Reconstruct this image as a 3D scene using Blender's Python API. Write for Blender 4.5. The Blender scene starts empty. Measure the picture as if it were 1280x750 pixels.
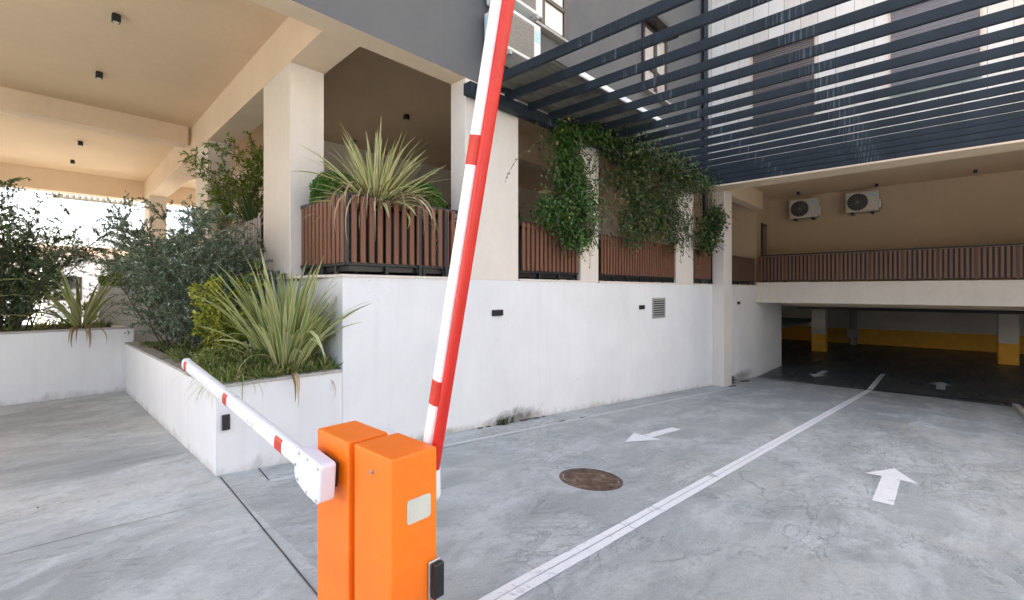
import bpy, math, random
import numpy as np
from mathutils import Vector, Matrix

sc = bpy.context.scene
COL = sc.collection
R = math.radians

# ------------------------------------------------------------------ camera
cam = bpy.data.cameras.new('camera')
cam.sensor_width = 36.0
cam.lens = 16.34
cam.shift_y = -0.0094
cam.clip_start = 0.05
cam.clip_end = 2000
camo = bpy.data.objects.new('camera', cam)
camo.location = (0, 0, 1.6)
camo.rotation_euler = (R(90), 0, R(-47))
COL.objects.link(camo)
sc.camera = camo

# ------------------------------------------------------------------ light
SUN_EL, SUN_ROT = 42.0, -45.0          # degrees; rotation from +Y towards +X
world = bpy.data.worlds.new('World')
sc.world = world
world.use_nodes = True
wnt = world.node_tree
sky = wnt.nodes.new('ShaderNodeTexSky')
sky.sky_type = 'NISHITA'
sky.sun_disc = False
sky.sun_elevation = R(SUN_EL)
sky.sun_rotation = R(SUN_ROT)
sky.air_density = 0.8
sky.dust_density = 4.0
sky.ozone_density = 0.7
wnt.links.new(sky.outputs[0], wnt.nodes['Background'].inputs[0])
wnt.nodes['Background'].inputs[1].default_value = 0.15

sl = bpy.data.lights.new('sun', 'SUN')
sl.energy = 5.0
sl.angle = R(0.5)
sl.color = (1.0, 0.95, 0.87)
slo = bpy.data.objects.new('sun', sl)
sd = Vector((math.sin(R(SUN_ROT)) * math.cos(R(SUN_EL)), math.cos(R(SUN_ROT)) * math.cos(R(SUN_EL)), math.sin(R(SUN_EL))))
slo.rotation_euler = sd.to_track_quat('Z', 'Y').to_euler()
slo.location = (0, 40, 40)
COL.objects.link(slo)

vs = sc.view_settings
vs.view_transform = 'Standard'
vs.look = 'None'
vs.gamma = 1.0
vs.use_curve_mapping = False
vs.exposure = 2.02
sc.render.engine = 'CYCLES'
cy = sc.cycles
cy.use_denoising = True
cy.max_bounces = 10
cy.diffuse_bounces = 6
cy.glossy_bounces = 3
cy.transmission_bounces = 4
cy.transparent_max_bounces = 8
cy.sample_clamp_indirect = 8.0
cy.caustics_reflective = False
cy.caustics_refractive = False

# ------------------------------------------------------------------ materials
X0 = 1.19                 # where the level apron meets the ramp
SL = .082                 # slope of the ramp
class NT:
    """small node helper"""
    def __init__(self, name):
        self.m = bpy.data.materials.new(name)
        self.m.use_nodes = True
        self.t = self.m.node_tree
        self.b = self.t.nodes['Principled BSDF']
        self.co = None
    def n(self, kind, **kw):
        nd = self.t.nodes.new(kind)
        for k, v in kw.items():
            setattr(nd, k, v)
        return nd
    def link(self, a, b):
        self.t.links.new(a, b)
    def coord(self, scale=(1, 1, 1), rot=(0, 0, 0), loc=(0, 0, 0)):
        if self.co is None:
            self.co = self.n('ShaderNodeTexCoord')
        mp = self.n('ShaderNodeMapping')
        mp.inputs['Scale'].default_value = scale
        mp.inputs['Rotation'].default_value = rot
        mp.inputs['Location'].default_value = loc
        self.link(self.co.outputs['Object'], mp.inputs[0])
        return mp.outputs[0]
    def noise(self, vec, scale, detail=6, rough=.55, dist=0.0):
        nd = self.n('ShaderNodeTexNoise')
        nd.inputs['Scale'].default_value = scale
        nd.inputs['Detail'].default_value = detail
        nd.inputs['Roughness'].default_value = rough
        nd.inputs['Distortion'].default_value = dist
        self.link(vec, nd.inputs['Vector'])
        return nd.outputs['Fac']
    def ramp(self, fac, stops):
        nd = self.n('ShaderNodeValToRGB')
        cr = nd.color_ramp
        while len(cr.elements) < len(stops):
            cr.elements.new(.5)
        for e, (p, c) in zip(cr.elements, stops):
            e.position = p
            e.color = (c, c, c, 1) if isinstance(c, (int, float)) else (*c, 1)
        self.link(fac, nd.inputs[0])
        return nd.outputs[0]
    def mix(self, fac, a, b, mode='MIX'):
        nd = self.n('ShaderNodeMix', data_type='RGBA', blend_type=mode)
        for s, v in ((nd.inputs[0], fac), (nd.inputs[6], a), (nd.inputs[7], b)):
            if isinstance(v, (int, float)):
                s.default_value = v if s == nd.inputs[0] else (v, v, v, 1)
            elif isinstance(v, tuple):
                s.default_value = (*v, 1)
            else:
                self.link(v, s)
        return nd.outputs[2]
    def math(self, op, a, b=None):
        nd = self.n('ShaderNodeMath', operation=op)
        for s, v in zip(nd.inputs, (a, b)):
            if v is None:
                continue
            if isinstance(v, (int, float)):
                s.default_value = v
            else:
                self.link(v, s)
        return nd.outputs[0]
    def color(self, c):
        s = self.b.inputs['Base Color']
        if isinstance(c, tuple):
            s.default_value = (*c, 1)
        else:
            self.link(c, s)
    def rough(self, r):
        s = self.b.inputs['Roughness']
        if isinstance(r, (int, float)):
            s.default_value = r
        else:
            self.link(r, s)
    def bump(self, h, strength=.3, dist=.01):
        nd = self.n('ShaderNodeBump')
        nd.inputs['Strength'].default_value = strength
        nd.inputs['Distance'].default_value = dist
        self.link(h, nd.inputs['Height'])
        self.link(nd.outputs[0], self.b.inputs['Normal'])

def mul(c, k):
    return tuple(min(1.0, x * k) for x in c)

def m_plaster(name, c, var=.1, stain=.0, stain_c=(.3, .27, .22), rough=.85, bump=.25, grain=160):
    k = NT(name)
    w = k.coord()
    n1 = k.noise(w, .9, 6, .6, .4)
    col = k.mix(k.ramp(n1, [(.3, 0), (.7, 1)]), mul(c, 1 - var), mul(c, 1 + var * .5))
    n2 = k.noise(w, 14, 5, .6)
    col = k.mix(k.math('MULTIPLY', k.ramp(n2, [(.35, 1), (.6, 0)]), .16), col, mul(c, .8))
    if stain:
        st = k.noise(k.coord((3.2, 3.2, .28)), 2.2, 7, .65, .3)          # rain streaks run down
        st2 = k.noise(w, .55, 3, .5)
        f = k.math('MULTIPLY', k.ramp(st, [(.5, 0), (.72, 1)]), k.ramp(st2, [(.42, 0), (.62, 1)]))
        col = k.mix(k.math('MULTIPLY', f, stain), col, stain_c)
    k.color(col)
    k.rough(rough)
    g = k.noise(w, grain, 3, .6)
    g2 = k.noise(w, 22, 3, .5)
    k.bump(k.math('ADD', g, k.math('MULTIPLY', g2, .8)), bump, .004)
    return k.m

def m_white_wall():
    k = NT('white_wall_paint')
    w = k.coord()
    c = (.80, .80, .79)
    n1 = k.noise(w, .7, 6, .6, .5)
    col = k.mix(k.ramp(n1, [(.3, 0), (.7, 1)]), mul(c, .90), mul(c, 1.02))
    st = k.noise(k.coord((4, 4, .22)), 2.0, 7, .65, .3)
    f = k.math('MULTIPLY', k.ramp(st, [(.5, 0), (.75, 1)]), .15)
    col = k.mix(f, col, (.55, .52, .47))
    # scuffs and specks
    sp = k.noise(w, 38, 4, .7)
    col = k.mix(k.math('MULTIPLY', k.ramp(sp, [(.64, 0), (.72, 1)]), .3), col, (.42, .40, .36))
    # one mould stain low on the wall, with its own outline
    def blotch(cx, cz, rx, rz, amt):
        sep = k.n('ShaderNodeSeparateXYZ')
        k.link(k.co.outputs['Object'], sep.inputs[0])
        dx = k.math('DIVIDE', k.math('SUBTRACT', sep.outputs[0], cx), rx)
        dz = k.math('DIVIDE', k.math('SUBTRACT', sep.outputs[2], cz), rz)
        d = k.math('SQRT', k.math('ADD', k.math('MULTIPLY', dx, dx), k.math('MULTIPLY', dz, dz)))
        nn = k.noise(w, 7, 7, .7, .6)
        d = k.math('ADD', d, k.math('MULTIPLY', k.math('SUBTRACT', nn, .5), 1.6))
        return k.math('MULTIPLY', k.ramp(d, [(.35, 1), (1.0, 0)]), amt)
    col = k.mix(blotch(-1.05, -.30, .75, .2, .85), col, (.07, .065, .05))
    col = k.mix(blotch(-2.4, -.2, .6, .07, .5), col, (.25, .23, .19))
    col = k.mix(blotch(9.3, -1.05, 1.3, .22, .7), col, (.16, .15, .13))
    sep = k.n('ShaderNodeSeparateXYZ')
    geo = k.n('ShaderNodeNewGeometry')
    k.link(geo.outputs['Position'], sep.inputs[0])
    foot = k.math('MULTIPLY', k.math('MAXIMUM', k.math('SUBTRACT', sep.outputs[0], X0), 0.0), -SL)
    hgt = k.math('SUBTRACT', sep.outputs[2], foot)
    sn = k.noise(k.coord((1, 1, .5)), 5, 8, .7, .5)
    sp2 = k.math('SUBTRACT', k.math('ADD', k.math('MULTIPLY', sn, .42), -.13), hgt)
    col = k.mix(k.math('MULTIPLY', k.ramp(sp2, [(0, 0), (.09, 1)]), .45), col, (.36, .33, .28))
    vo = k.n('ShaderNodeTexVoronoi', feature='DISTANCE_TO_EDGE')
    vo.inputs['Scale'].default_value = .55
    nz = k.n('ShaderNodeTexNoise')
    nz.inputs['Scale'].default_value = 1.7
    nz.inputs['Detail'].default_value = 7
    k.link(w, nz.inputs['Vector'])
    vm = k.n('ShaderNodeVectorMath', operation='ADD')
    k.link(w, vm.inputs[0])
    k.link(nz.outputs['Color'], vm.inputs[1])
    k.link(vm.outputs[0], vo.inputs['Vector'])
    ck = k.math('MULTIPLY', k.ramp(vo.outputs['Distance'], [(0, 1), (.003, 0)]), k.ramp(k.noise(w, .45, 3, .5), [(.5, 0), (.56, 1)]))
    col = k.mix(k.math('MULTIPLY', ck, .2), col, (.42, .40, .38))
    k.color(col)
    k.rough(.8)
    g = k.noise(w, 190, 3, .6)
    g2 = k.noise(w, 9, 4, .5)
    k.bump(k.math('ADD', g, g2), .3, .004)
    return k.m

def m_concrete(name, lo, hi, wet=False, tracks=()):
    """stamped, weathered concrete: scoured pale patches, grey stains, slate-like veins, grit"""
    k = NT(name)
    w = k.coord()
    ws = k.coord((.5, 1.25, 1))
    n1 = k.noise(ws, 1.3, 10, .68, 1.2)
    n0 = k.noise(k.coord((.35, 1.3, 1), loc=(2, 5, 0)), .55, 4, .5, .4)
    mid = tuple((a + b) / 2 for a, b in zip(lo, hi))
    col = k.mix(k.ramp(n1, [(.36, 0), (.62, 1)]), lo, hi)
    col = k.mix(k.math('MULTIPLY', k.ramp(n0, [(.42, 0), (.60, 1)]), .6), col, mul(lo, .92))      # broad grey tyre and water stains
    pt = k.noise(k.coord((.8, 1.4, 1), loc=(11, 4, 0)), 1.0, 10, .7, 1.0)
    col = k.mix(k.math('MULTIPLY', k.ramp(pt, [(.49, 0), (.60, 1)]), .6), col, mul(hi, 1.22))
    du = k.noise(k.coord((1, 1, 1), loc=(7, 3, 0)), .7, 7, .65, .6)
    col = k.mix(k.math('MULTIPLY', k.ramp(du, [(.50, 0), (.62, 1)]), .4), col, (hi[0] * 1.04, hi[1] * .95, hi[2] * .85))
    v = k.noise(k.coord((1, 2.1, 1), rot=(0, 0, .35)), 1.5, 9, .62, 2.2)
    vd = k.math('ABSOLUTE', k.math('SUBTRACT', v, .5))
    vm = k.noise(w, .8, 5, .6)
    vf = k.math('MULTIPLY', k.ramp(vd, [(0, 1), (.016, 0)]), k.ramp(vm, [(.50, 0), (.58, 1)]))
    col = k.mix(k.math('MULTIPLY', vf, .55), col, mul(lo, .28))
    v2 = k.noise(k.coord((1.3, 2.4, 1), rot=(0, 0, -.2), loc=(3, 1, 0)), 3.6, 9, .68, 1.8)
    vd2 = k.math('ABSOLUTE', k.math('SUBTRACT', v2, .5))
    col = k.mix(k.math('MULTIPLY', k.ramp(vd2, [(0, 1), (.03, 0)]), .3), col, mul(lo, .5))
    bl = k.noise(k.coord((1, 1.5, 1), loc=(1, 9, 0)), 6, 8, .75, .5)
    col = k.mix(k.math('MULTIPLY', k.ramp(bl, [(.53, 0), (.66, 1)]), .5), col, mul(lo, .62))
    # one long crack network
    vo = k.n('ShaderNodeTexVoronoi', feature='DISTANCE_TO_EDGE')
    vo.inputs['Scale'].default_value = .42
    wv = k.n('ShaderNodeVectorMath', operation='ADD')
    nz = k.n('ShaderNodeTexNoise')
    nz.inputs['Scale'].default_value = 2.2
    nz.inputs['Detail'].default_value = 6
    k.link(w, nz.inputs['Vector'])
    sc2 = k.n('ShaderNodeVectorMath', operation='SCALE')
    sc2.inputs['Scale'].default_value = .5
    k.link(nz.outputs['Color'], sc2.inputs[0])
    k.link(w, wv.inputs[0])
    k.link(sc2.outputs[0], wv.inputs[1])
    k.link(wv.outputs[0], vo.inputs['Vector'])
    cm = k.noise(k.coord(loc=(5, 2, 0)), .7, 3, .5)
    cr = k.math('MULTIPLY', k.ramp(vo.outputs['Distance'], [(0, 1), (.006, 0)]), k.ramp(cm, [(.54, 0), (.62, 1)]))
    col = k.mix(k.math('MULTIPLY', cr, .5), col, mul(lo, .35))
    if tracks:
        sep = k.n('ShaderNodeSeparateXYZ')
        k.link(k.co.outputs['Object'], sep.inputs[0])
        wob = k.math('MULTIPLY', k.math('SUBTRACT', k.noise(k.coord((.25, .1, 1)), 1, 3, .5), .5), .9)
        yy = k.math('ADD', sep.outputs[1], wob)
        tot = None
        for ty in tracks:
            d = k.math('ABSOLUTE', k.math('SUBTRACT', yy, ty))
            f1 = k.ramp(d, [(0.05, 1), (.30, 0)])
            tot = f1 if tot is None else k.math('MAXIMUM', tot, f1)
        tn = k.ramp(k.noise(k.coord((.4, 3, 1), loc=(4, 0, 0)), 1.4, 7, .65), [(.38, 0), (.6, 1)])
        col = k.mix(k.math('MULTIPLY', k.math('MULTIPLY', tot, tn), .34), col, mul(lo, .72))
    s = k.noise(w, 34, 6, .8)
    col = k.mix(k.math('MULTIPLY', k.ramp(s, [(.57, 0), (.68, 1)]), .55), col, mul(lo, .45))
    g = k.noise(w, 150, 3, .7)
    col = k.mix(.3, col, k.ramp(g, [(.3, mul(lo, .6)), (.7, mul(hi, 1.2))]))
    k.color(col)
    k.rough(k.ramp(n1, [(.3, .22), (.7, .5)]) if wet else k.ramp(n1, [(.3, .45), (.7, .8)]))
    h = k.math('ADD', k.math('MULTIPLY', v, .9), k.math('MULTIPLY', g, .15))
    h = k.math('SUBTRACT', h, k.math('MULTIPLY', vf, .3))
    h = k.math('SUBTRACT', h, k.math('MULTIPLY', cr, .3))
    h = k.math('ADD', h, k.math('MULTIPLY', v2, .4))
    h = k.math('ADD', h, k.math('MULTIPLY', bl, .15))
    k.bump(h, .55, .03)
    return k.m

def m_plain(name, c, rough=.5, var=.12, scale=6, metal=0.0, bump=.1, grain=60, spec=None):
    k = NT(name)
    w = k.coord()
    n = k.noise(w, scale, 6, .6, .3)
    k.color(k.mix(k.ramp(n, [(.3, 0), (.7, 1)]), mul(c, 1 - var), mul(c, 1 + var)))
    k.rough(k.math('ADD', k.math('MULTIPLY', n, .2), rough - .1))
    k.b.inputs['Metallic'].default_value = metal
    if spec is not None:
        k.b.inputs['Specular IOR Level'].default_value = spec
    if bump:
        k.bump(k.noise(w, grain, 3, .6), bump, .002)
    return k.m

def m_slat_paint():
    """dark blue-grey pergola paint with pale runs of lime and sealant"""
    k = NT('pergola_paint')
    w = k.coord()
    n = k.noise(w, 1.6, 6, .6)
    col = k.mix(k.ramp(n, [(.35, 0), (.65, 1)]), (.012, .017, .023), (.024, .033, .042))
    run = k.noise(k.coord((9, 26, 1.1)), 1.3, 4, .6)
    cl = k.noise(k.coord((2.3, .9, .2)), .8, 3, .5)
    f = k.math('MULTIPLY', k.ramp(run, [(.54, 0), (.63, 1)]), k.ramp(cl, [(.54, 0), (.62, 1)]))
    col = k.mix(k.math('MULTIPLY', f, .55), col, (.22, .26, .29))
    k.color(col)
    k.rough(.6)
    k.b.inputs['Specular IOR Level'].default_value = .25
    k.bump(k.noise(w, 90, 2, .5), .06, .002)
    return k.m

def m_wood(name, c, var=.25):
    k = NT(name)
    w = k.coord((22, 22, 1.2))
    n = k.noise(w, 1.4, 5, .6, .4)
    g = k.noise(k.coord((7.5, 7.5, .02)), 1.9, 1, .4)          # each board its own tone
    col = k.mix(k.ramp(n, [(.3, 0), (.7, 1)]), mul(c, 1 - var), mul(c, 1 + var))
    col = k.mix(k.math('MULTIPLY', k.ramp(g, [(.35, 0), (.65, 1)]), .45), col, (c[0] * 1.3, c[1] * 1.25, c[2] * 1.2))
    k.color(col)
    k.rough(.6)
    k.bump(n, .15, .003)
    return k.m

def m_leaf(name, stops, trans=.25, rough=.45, spec=.35):
    """leaf colour picked per leaf; part of the light passes through"""
    k = NT(name)
    geo = k.n('ShaderNodeNewGeometry')
    col = k.ramp(geo.outputs['Random Per Island'], stops)
    k.color(col)
    k.rough(rough)
    k.b.inputs['Specular IOR Level'].default_value = spec
    tr = k.n('ShaderNodeBsdfTranslucent')
    k.link(k.mix(1.0, col, (1.0, 1.0, .55), 'MULTIPLY'), tr.inputs[0])
    mx = k.n('ShaderNodeMixShader')
    mx.inputs[0].default_value = trans
    k.link(k.b.outputs[0], mx.inputs[1])
    k.link(tr.outputs[0], mx.inputs[2])
    out = k.t.nodes['Material Output']
    k.link(mx.outputs[0], out.inputs[0])
    return k.m

def m_boards():
    """cream cladding boards, each a slightly different tone, thin dark joints"""
    k = NT('cream_cladding')
    if k.co is None:
        k.coord()
    sep = k.n('ShaderNodeSeparateXYZ')
    k.link(k.co.outputs['Object'], sep.inputs[0])
    u = k.math('DIVIDE', sep.outputs[1], .33)
    fl = k.math('FLOOR', u)
    fr = k.math('FRACT', u)
    wn = k.n('ShaderNodeTexWhiteNoise', noise_dimensions='2D')
    cmb = k.n('ShaderNodeCombineXYZ')
    vfl = k.math('FLOOR', k.math('DIVIDE', k.math('ADD', sep.outputs[2], k.math('MULTIPLY', fl, .7)), 1.6))
    k.link(fl, cmb.inputs[0])
    k.link(vfl, cmb.inputs[1])
    k.link(cmb.outputs[0], wn.inputs['Vector'])
    col = k.ramp(wn.outputs['Value'], [(0, (.72, .635, .545)), (.5, (.79, .715, .625)), (1, (.83, .775, .70))])
    j = k.math('LESS_THAN', fr, .035)
    col = k.mix(k.math('MULTIPLY', j, .7), col, (.22, .2, .18))
    n = k.noise(k.coord((6, 6, .5)), 2, 5, .6)
    col = k.mix(k.math('MULTIPLY', k.ramp(n, [(.45, 0), (.75, 1)]), .25), col, (.5, .44, .38))
    k.color(col)
    k.rough(.6)
    return k.m

def m_orange():
    k = NT('orange_powder_coat')
    w = k.coord()
    n = k.noise(w, 3, 5, .6)
    col = k.mix(k.ramp(n, [(.3, 0), (.7, 1)]), (.87, .165, .003), (.93, .205, .004))
    sc_ = k.noise(k.coord((60, 60, 3)), 2.4, 5, .7)
    col = k.mix(k.math('MULTIPLY', k.ramp(sc_, [(.62, 0), (.74, 1)]), .16), col, (.62, .30, .12))
    d = k.noise(w, 24, 5, .7)
    col = k.mix(k.math('MULTIPLY', k.ramp(d, [(.58, 0), (.72, 1)]), .25), col, (.75, .36, .18))
    k.color(col)
    k.rough(k.ramp(d, [(.3, .32), (.7, .5)]))
    k.bump(k.noise(w, 420, 2, .5), .12, .001)
    return k.m

def m_rust():
    k = NT('rusty_iron')
    w = k.coord()
    n = k.noise(w, 9, 7, .7)
    col = k.ramp(n, [(.32, (.05, .03, .02)), (.5, (.12, .07, .042)), (.68, (.26, .19, .14))])
    k.color(col)
    k.rough(.85)
    # cast grid of studs
    vo = k.n('ShaderNodeTexVoronoi', feature='F1', distance='CHEBYCHEV')
    vo.inputs['Scale'].default_value = 26
    vo.inputs['Randomness'].default_value = .15
    k.link(w, vo.inputs['Vector'])
    k.bump(k.math('ADD', k.ramp(vo.outputs['Distance'], [(.25, 1), (.45, 0)]), k.math('MULTIPLY', n, .6)), .8, .006)
    return k.m

def m_road_paint(name='road_paint', wear=.55, ca=(.74, .75, .75), cb=(.88, .88, .88)):
    k = NT(name)
    w = k.coord()
    n = k.noise(w, 5, 8, .72, .8)
    n2 = k.noise(w, 40, 4, .7)
    col = k.mix(k.ramp(n, [(.3, 0), (.7, 1)]), ca, cb)
    f = k.math('MAXIMUM', k.math('MULTIPLY', k.ramp(n, [(.56, 0), (.66, 1)]), wear * 1.5), k.math('MULTIPLY', k.ramp(n2, [(.6, 0), (.68, 1)]), wear))
    col = k.mix(f, col, (.36, .38, .39))
    k.color(col)
    k.rough(.7)
    k.bump(n2, .2, .004)
    return k.m

def m_glass(name='window_glass', c=(.03, .035, .04)):
    k = NT(name)
    k.color(c)
    k.rough(.04)
    k.b.inputs['Specular IOR Level'].default_value = 1.0
    k.b.inputs['Coat Weight'].default_value = 1.0
    k.b.inputs['Coat Roughness'].default_value = .02
    return k.m

def m_yellow_band():
    k = NT('garage_wall_paint')
    w = k.coord()
    sep = k.n('ShaderNodeSeparateXYZ')
    k.link(k.co.outputs['Object'], sep.inputs[0])
    f = k.math('LESS_THAN', sep.outputs[2], -.47)
    n = k.noise(w, 2.5, 6, .6)
    a = k.mix(k.ramp(n, [(.3, 0), (.7, 1)]), (.52, .50, .45), (.60, .57, .52))
    b = k.mix(k.ramp(n, [(.3, 0), (.7, 1)]), (.72, .34, .02), (.80, .42, .03))
    k.color(k.mix(f, a, b))
    k.rough(.6)
    return k.m

WHITE = m_white_wall()
CREAM = m_plaster('cream_paint', (.76, .60, .43), .07, .12, (.5, .4, .28))
COLUMN = m_plaster('column_paint', (.74, .67, .585), .06, .18, (.45, .38, .3))
CEIL = m_plaster('ceiling_paint', (.70, .53, .355), .06, .0)
TAN = m_plaster('tan_paint', (.54, .41, .28), .06, .1)
GREY = m_plaster('grey_render', (.122, .122, .118), .1, .12, (.2, .2, .2), grain=220, bump=.4)
COPING = m_plaster('stone_coping', (.46, .43, .39), .2, .5, (.16, .15, .12))
BOARDS = m_boards()
CONC = m_concrete('stamped_concrete', (.285, .31, .305), (.535, .57, .56), tracks=(-.35, 1.05, 2.3, 3.7))
CONCP = m_concrete('pale_stamped_concrete', (.32, .345, .338), (.63, .66, .645))
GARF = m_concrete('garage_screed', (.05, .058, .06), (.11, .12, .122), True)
PAVING = m_plaster('warm_paving', (.13, .115, .085), .3, 0)
ASPH = m_plain('asphalt', (.07, .07, .072), .85, .25, 3, bump=.4, grain=80)
PALEPV = m_plaster('pale_paving', (.5, .48, .45), .2, 0)
PERG = m_slat_paint()
WOOD = m_wood('brown_slat_wood', (.165, .068, .036))
WOODGREY = m_wood('weathered_slat_wood', (.28, .235, .21))
WOODDARK = m_wood('dark_rail_wood', (.10, .055, .036))
WOODRAIL = m_wood('rail_wood', (.19, .10, .062))
BLACK = m_plain('black_metal', (.014, .015, .017), .45)
BLACKPL = m_plain('black_plastic', (.012, .012, .013), .35)
DARKFR = m_plain('dark_brown_frame', (.030, .022, .020), .4)
ORANGE = m_orange()
WPLAST = m_plain('white_plastic', (.74, .76, .80), .35, .05, bump=.05)
ARMW = m_plain('white_arm_paint', (.80, .80, .80), .3, .05, 9, bump=.03)
ARMR = m_plain('red_arm_paint', (.56, .019, .009), .38, .08, 9, bump=.03)
REDREF = m_plain('red_reflective_tape', (.56, .030, .014), .45, .15, 30, bump=.05)
PLATE = m_plain('blank_metal_plate', (.56, .56, .47), .4, .06, metal=.0)
STEEL = m_plain('zinc_steel', (.5, .5, .48), .35, metal=.9)
ACW = m_plain('ac_casing', (.72, .72, .68), .45, .05)
ACCR = m_plain('cream_ac_casing', (.55, .51, .44), .5, .08)
ACG = m_plain('ac_grille', (.32, .29, .25), .6, .2, 40)
ACDARK = m_plain('ac_fan_recess', (.03, .03, .03), .6)
STICKER = m_plain('blue_sticker', (.35, .58, .68), .4, .3, 25)
RUST = m_rust()
PAINT = m_road_paint()
PAINTOLD = m_road_paint('worn_edge_paint', .95, (.48, .49, .48), (.66, .67, .66))
GLASS = m_glass()
REFLGLASS = m_glass('beige_reflection_glass', (.50, .45, .39))  # warm beige reflection put into the pane colour
SHUT = m_plain('shutter_slats', (.115, .095, .088), .5, .1)
SHUTGREY = m_plain('shutter_slats_grey', (.17, .155, .165), .5, .1)
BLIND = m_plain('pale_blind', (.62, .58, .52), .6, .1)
GARW = m_yellow_band()
GARC = m_plaster('garage_ceiling_paint', (.34, .33, .31), .1)
VENT = m_plain('vent_metal', (.42, .40, .37), .5, .1)
SOIL = m_plaster('garden_soil', (.075, .055, .038), .4, 0, bump=.9, grain=40)
SHEETING = m_plain('dirty_sheeting', (.16, .145, .115), .6, .5, 3)
JOINT = m_plain('dark_joint', (.035, .036, .036), .9, .3)
JOINTC = m_plain('cut_joint', (.09, .09, .088), .9, .4)
BARK = m_plain('bark', (.10, .075, .05), .9, .3, 20, bump=.5)
PIPE = m_plain('dark_pipe', (.05, .045, .04), .5)
ROOFT = m_plaster('terracotta', (.32, .18, .11), .2)
HOUSEW = m_plaster('house_wall', (.72, .70, .67), .08)

L_OLIVE = m_leaf('olive_leaf', [(0, (.09, .135, .08)), (.5, (.16, .22, .14)), (.8, (.28, .34, .25)), (1, (.45, .50, .42))], .2)
L_DARK = m_leaf('dark_shrub_leaf', [(0, (.055, .10, .045)), (.6, (.12, .19, .095)), (1, (.26, .33, .21))], .35)
L_IVYB = m_leaf('bright_ivy_leaf', [(0, (.025, .075, .016)), (.5, (.055, .14, .028)), (.85, (.11, .20, .05)), (.95, (.22, .25, .07)), (1, (.36, .24, .10))], .3)
L_IVYD = m_leaf('dark_ivy_leaf', [(0, (.022, .055, .016)), (.5, (.05, .105, .03)), (.8, (.11, .16, .045)), (.94, (.24, .24, .08)), (1, (.32, .2, .09))], .3)
L_BOX = m_leaf('boxwood_leaf', [(0, (.04, .12, .016)), (.6, (.085, .22, .03)), (1, (.17, .31, .06))], .3)
L_YEL = m_leaf('golden_leaf', [(0, (.12, .20, .03)), (.45, (.30, .35, .04)), (1, (.60, .54, .10))], .3)
L_NAND = m_leaf('bamboo_leaf', [(0, (.07, .13, .025)), (.5, (.16, .24, .04)), (1, (.36, .40, .07))], .35)
L_WEED = m_leaf('weed_leaf', [(0, (.08, .13, .04)), (.6, (.17, .24, .08)), (1, (.40, .38, .18))], .3)
L_GRASS = m_leaf('grass_leaf', [(0, (.12, .19, .045)), (.55, (.24, .32, .09)), (1, (.58, .52, .26))], .3)
L_FLAXG = m_leaf('flax_green', [(0, (.12, .18, .075)), (.5, (.19, .26, .115)), (1, (.32, .37, .22))], .2, .4)
L_FLAXP = m_leaf('flax_pale', [(0, (.155, .215, .075)), (.5, (.27, .335, .125)), (1, (.45, .47, .26))], .2, .4)
L_FLAXE = m_leaf('flax_edge', [(0, (.48, .48, .18)), (1, (.66, .62, .32))], .2, .4)
L_FLAXC = m_leaf('flax_cream', [(0, (.58, .54, .22)), (1, (.80, .73, .42))], .2, .4)
L_FLAXD = m_leaf('flax_dark', [(0, (.035, .065, .022)), (1, (.085, .13, .04))], .25, .4)
L_DRY = m_leaf('dry_leaf', [(0, (.20, .12, .06)), (.5, (.38, .26, .15)), (1, (.55, .42, .28))], .2, .7)

# ------------------------------------------------------------------ mesh helpers
def root_loc(o):
    while o.parent is not None:
        o = o.parent
    return Vector(o.location)

def link_obj(name, me, parent=None):
    o = bpy.data.objects.new(name, me)
    COL.objects.link(o)
    if parent is not None:
        o.parent = parent
    return o

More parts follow.
